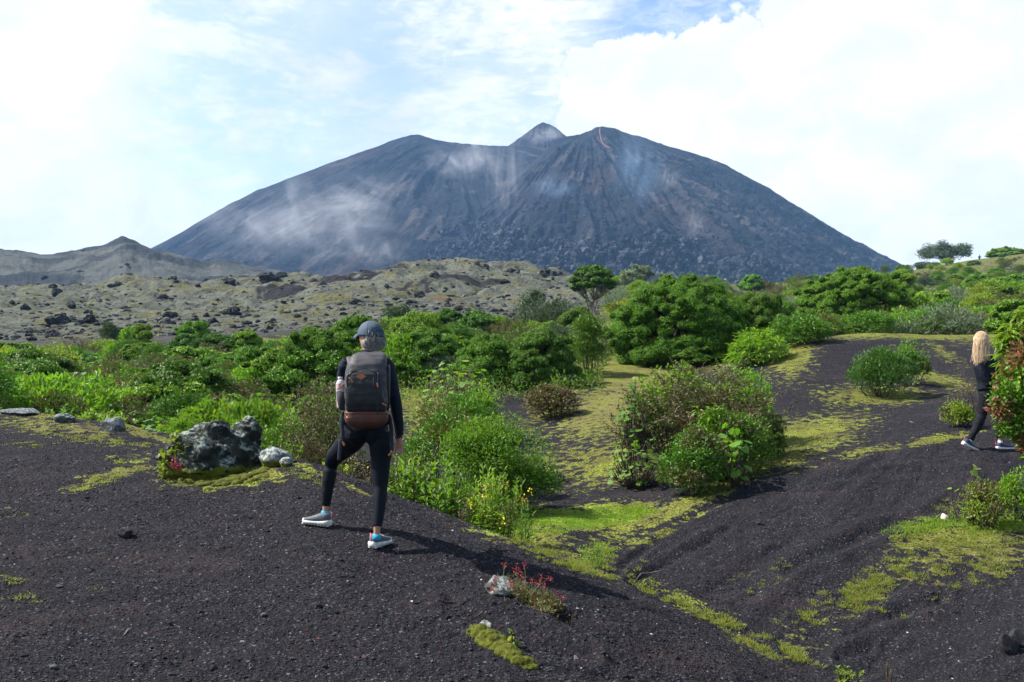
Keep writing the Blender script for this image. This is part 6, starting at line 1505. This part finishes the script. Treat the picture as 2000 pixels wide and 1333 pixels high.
def tufts(name, spots, mat, label, seed, h=.06, bl=34, r=.035, wd=.004, dn=1.0, gap=None):
    """spots: (u, v, ru, rv, angle, count) patches of tufts"""
    rng = np.random.default_rng(seed); g = G()
    for (u, v, ru, rv, an, cnt) in spots:
        for i in range(int(cnt*dn+.6)):
            a = rng.uniform(0, 6.28); k = rng.uniform()**.6; du, dv = math.cos(a)*k*ru, math.sin(a)*k*rv; c_, s_ = math.cos(R(an)), math.sin(R(an))
            p = hit(u+du*c_-dv*s_, v+du*s_+dv*c_, 4, 40)
            if gap and fbm(p[:1], p[1:2], .13, 2, 5)[0] < gap: continue
            sc_ = rng.uniform(.45, 1.15)*(.8+p[1]/30); n = int(bl*rng.uniform(.5, 1.2))
            o = rng.normal(0, 1, (n, 2))*r*sc_; P = np.stack([p[0]+o[:, 0], p[1]+o[:, 1], np.full(n, p[2])-.004], 1)
            D = np.stack([o[:, 0]/r*.5, o[:, 1]/r*.5, np.full(n, 1.0)], 1)+rng.normal(0, .3, (n, 3)); D[:, 2] = np.abs(D[:, 2])
            g.leaves(P, D, rdir(rng, n), h*sc_*rng.uniform(.5, 1.2, n), wd*(1+p[1]/12))
    o = g.build(name, [mat]); tag(o, label, 'grass', kind='stuff')
tufts('grass', [(1050,1078,60,14,28,110),(1110,1100,50,12,28,80),(1180,1095,30,22,0,50),(1165,1120,40,8,22,50),(1260,1150,46,7,24,40),(1320,1178,28,12,10,40),(1390,1205,50,13,20,90),(1440,1238,45,16,28,80),(1500,1262,50,18,28,110),(1560,1285,45,16,20,110),(1240,1112,30,14,-30,10),
    (1640,1180,80,34,-20,120),(1690,1165,60,34,-30,90),(1560,1208,80,12,-5,50),(1660,1205,70,12,-10,60),(1720,1130,95,34,-25,150),(1810,1095,120,40,-20,240),(1930,1100,80,36,-12,160),(1900,1070,90,35,-12,130),(1780,1050,40,25,0,60),(1520,1105,25,20,0,5),(1480,1140,60,25,0,14),(1780,1198,26,6,-25,5),
    (1890,985,70,16,-6,90),(1970,985,30,10,0,40),(1990,1060,20,40,0,26),(1880,1140,80,30,-20,36),(1010,1050,40,10,25,50)], G_m, 'olive and straw-coloured grass tufts along the gully and on the right ash slope', 71, .036, 16, .018, .003, 1.7, -.02)
tufts('grass', [(1060,1020,110,22,0,420),(1180,1010,90,20,-8,360),(1250,1000,40,12,-15,90),(1810,1025,80,15,-10,240),(1940,1022,70,20,-6,260),(1160,1075,30,14,0,60),(1150,1098,22,10,0,30),(1000,1040,50,8,12,60)], G_b, 'fresh bright green grass on the gully floor and beside the weeds at right', 72, .026, 24, .05, .004, .8)
tufts('grass', [(110,840,110,12,6,46),(190,862,90,7,6,32),(60,870,60,6,0,14),(240,925,70,8,-12,24),(180,945,60,9,-12,30),(250,900,60,6,0,14),(320,875,60,4,8,14),(20,1135,20,6,0,5),(45,1165,14,6,0,3),(82,1176,5,2,0,2),(185,1150,3,2,0,1),(360,938,50,5,0,30),(480,938,40,4,0,24),(600,932,50,5,24,30)], G_m, 'small yellow-green moss and grass tufts on the left ash mound', 73, .022, 26, .035, .004, .8)
# twigs
def twig(pts, r, label, mat=bark_pale):
    P = [hit(u, v, 4)+np.array([0, 0, r*1.2+dz]) for u, v, dz in pts]; g = G(); g.tube(P, [r]*(len(P)-1)+[r*.5], 6); o = g.build('twig', [mat], None, P[0], True); tag(o, label, 'twig')
twig([(243,1242,0),(250,1233,.004),(259,1227,0)], .004, 'small bent straw-coloured twig on the ash, lower left')
twig([(1240,1135,0),(1252,1126,.02),(1270,1124,.02),(1290,1118,.01),(1297,1112,0)], .004, 'curved dry twig in the gully at centre right')
twig([(1712,1142,0),(1740,1132,.01),(1790,1108,0)], .004, 'thin dark twig lying in the grass on the right slope', bark)
twig([(1855,1160,0),(1866,1157,.006),(1874,1152,0)], .004, 'short brown twig below the grass on the right slope', bark)
twig([(1777,824,0),(1782,828,.01),(1788,828,0)], .006, 'pale bent twig on the black ash below the round bush')
HAZE = 0.00015
# ------------------------------------------------------------------ steam on the slopes and the air between
def steam_mat(name, col, dens, seed, stretch=(1, 1, 1), thr=.40):
    m, T = new_mat(name); co = T.n('ShaderNodeTexCoord').outputs['Object']
    d = T.n('ShaderNodeVectorMath', operation='LENGTH'); T.l(co, d.inputs[0])
    fall = T.ramp(d.outputs['Value'], 1.0, .15)
    nz = T.noise(T.mapping(co, stretch, loc=(seed*3.1, seed, 0)), 1.7, 5, .6, .8)
    dn = T.math('MULTIPLY', T.math('MULTIPLY', T.ramp(nz, thr, thr+.34), fall), dens)
    v = T.n('ShaderNodeVolumePrincipled'); v.inputs['Color'].default_value = col + (1,); T.l(dn, v.inputs['Density'])
    v.inputs['Anisotropy'].default_value = .1
    o = T.n('ShaderNodeOutputMaterial'); T.l(v.outputs[0], o.inputs[1]); return m
sm_w = [steam_mat('white_steam_%s' % k, (.96, .97, 1.0), (.020 if k != 'c' else .010), i*2.3+1, st) for i, (k, st) in enumerate((('a', (1.3, 1, .8)), ('b', (1, 1, 1.5)), ('c', (2, 1, .9))))]
sm_b = steam_mat('blue_smoke', (.45, .68, 1.0), .012, 9, (1.4, 1, .8), .36)
STEAM = [(530,420,165,105,980,0,'wide pale steam drifting over the dark left slope of the volcano'),(690,400,120,85,980,1,'bright steam plume rising in the middle of the left slope'),
         (640,460,160,80,950,2,'faint steam hanging at the foot of the left slope'),(905,305,95,55,1150,0,'thin steam wisp just under the saddle of the volcano'),
         (985,345,60,120,1050,2,'tall thin steam veil between saddle and lava cone'),(1245,325,65,100,860,3,'blue smoke rising from the lava cone below the summit'),
         (1355,434,30,45,760,2,'small white steam puff low on the lava cone'),(1062,262,60,22,1240,0,'steam veil across the small summit cone'),(1080,365,60,30,880,3,'faint blue smoke left of the lava cone middle'),
         (1302,350,30,36,850,2,'narrow steam vent right of the blue smoke'),(730,490,90,40,850,2,'low steam above the rim of the lava field')]
for (u, v, ru, rv, Y, k, lab) in STEAM:
    g = G(); g.ball((0, 0, 0), 1.0, nu=20, nv=12)
    o = g.build('steam', [(sm_w+[sm_b])[k]], None, (0, 0, 0), True)
    o.location = tuple(W(u, v, Y)); o.scale = (ru/F*Y, 38, rv/F*Y)
    tag(o, lab, 'steam', kind='stuff')
m, T = new_mat('air'); v = T.n('ShaderNodeVolumePrincipled'); v.inputs['Color'].default_value = (.30, .57, 1.0, 1)
v.inputs['Density'].default_value = HAZE; v.inputs['Anisotropy'].default_value = .0
o_ = T.n('ShaderNodeOutputMaterial'); T.l(v.outputs[0], o_.inputs[1])
g = G(); g.box((0, 1330, 175), (4800, 1360, 190)); hz = g.build('haze', [m]); tag(hz, kind='stuff')
hz['label'] = 'pale blue air between the viewer and the volcano'
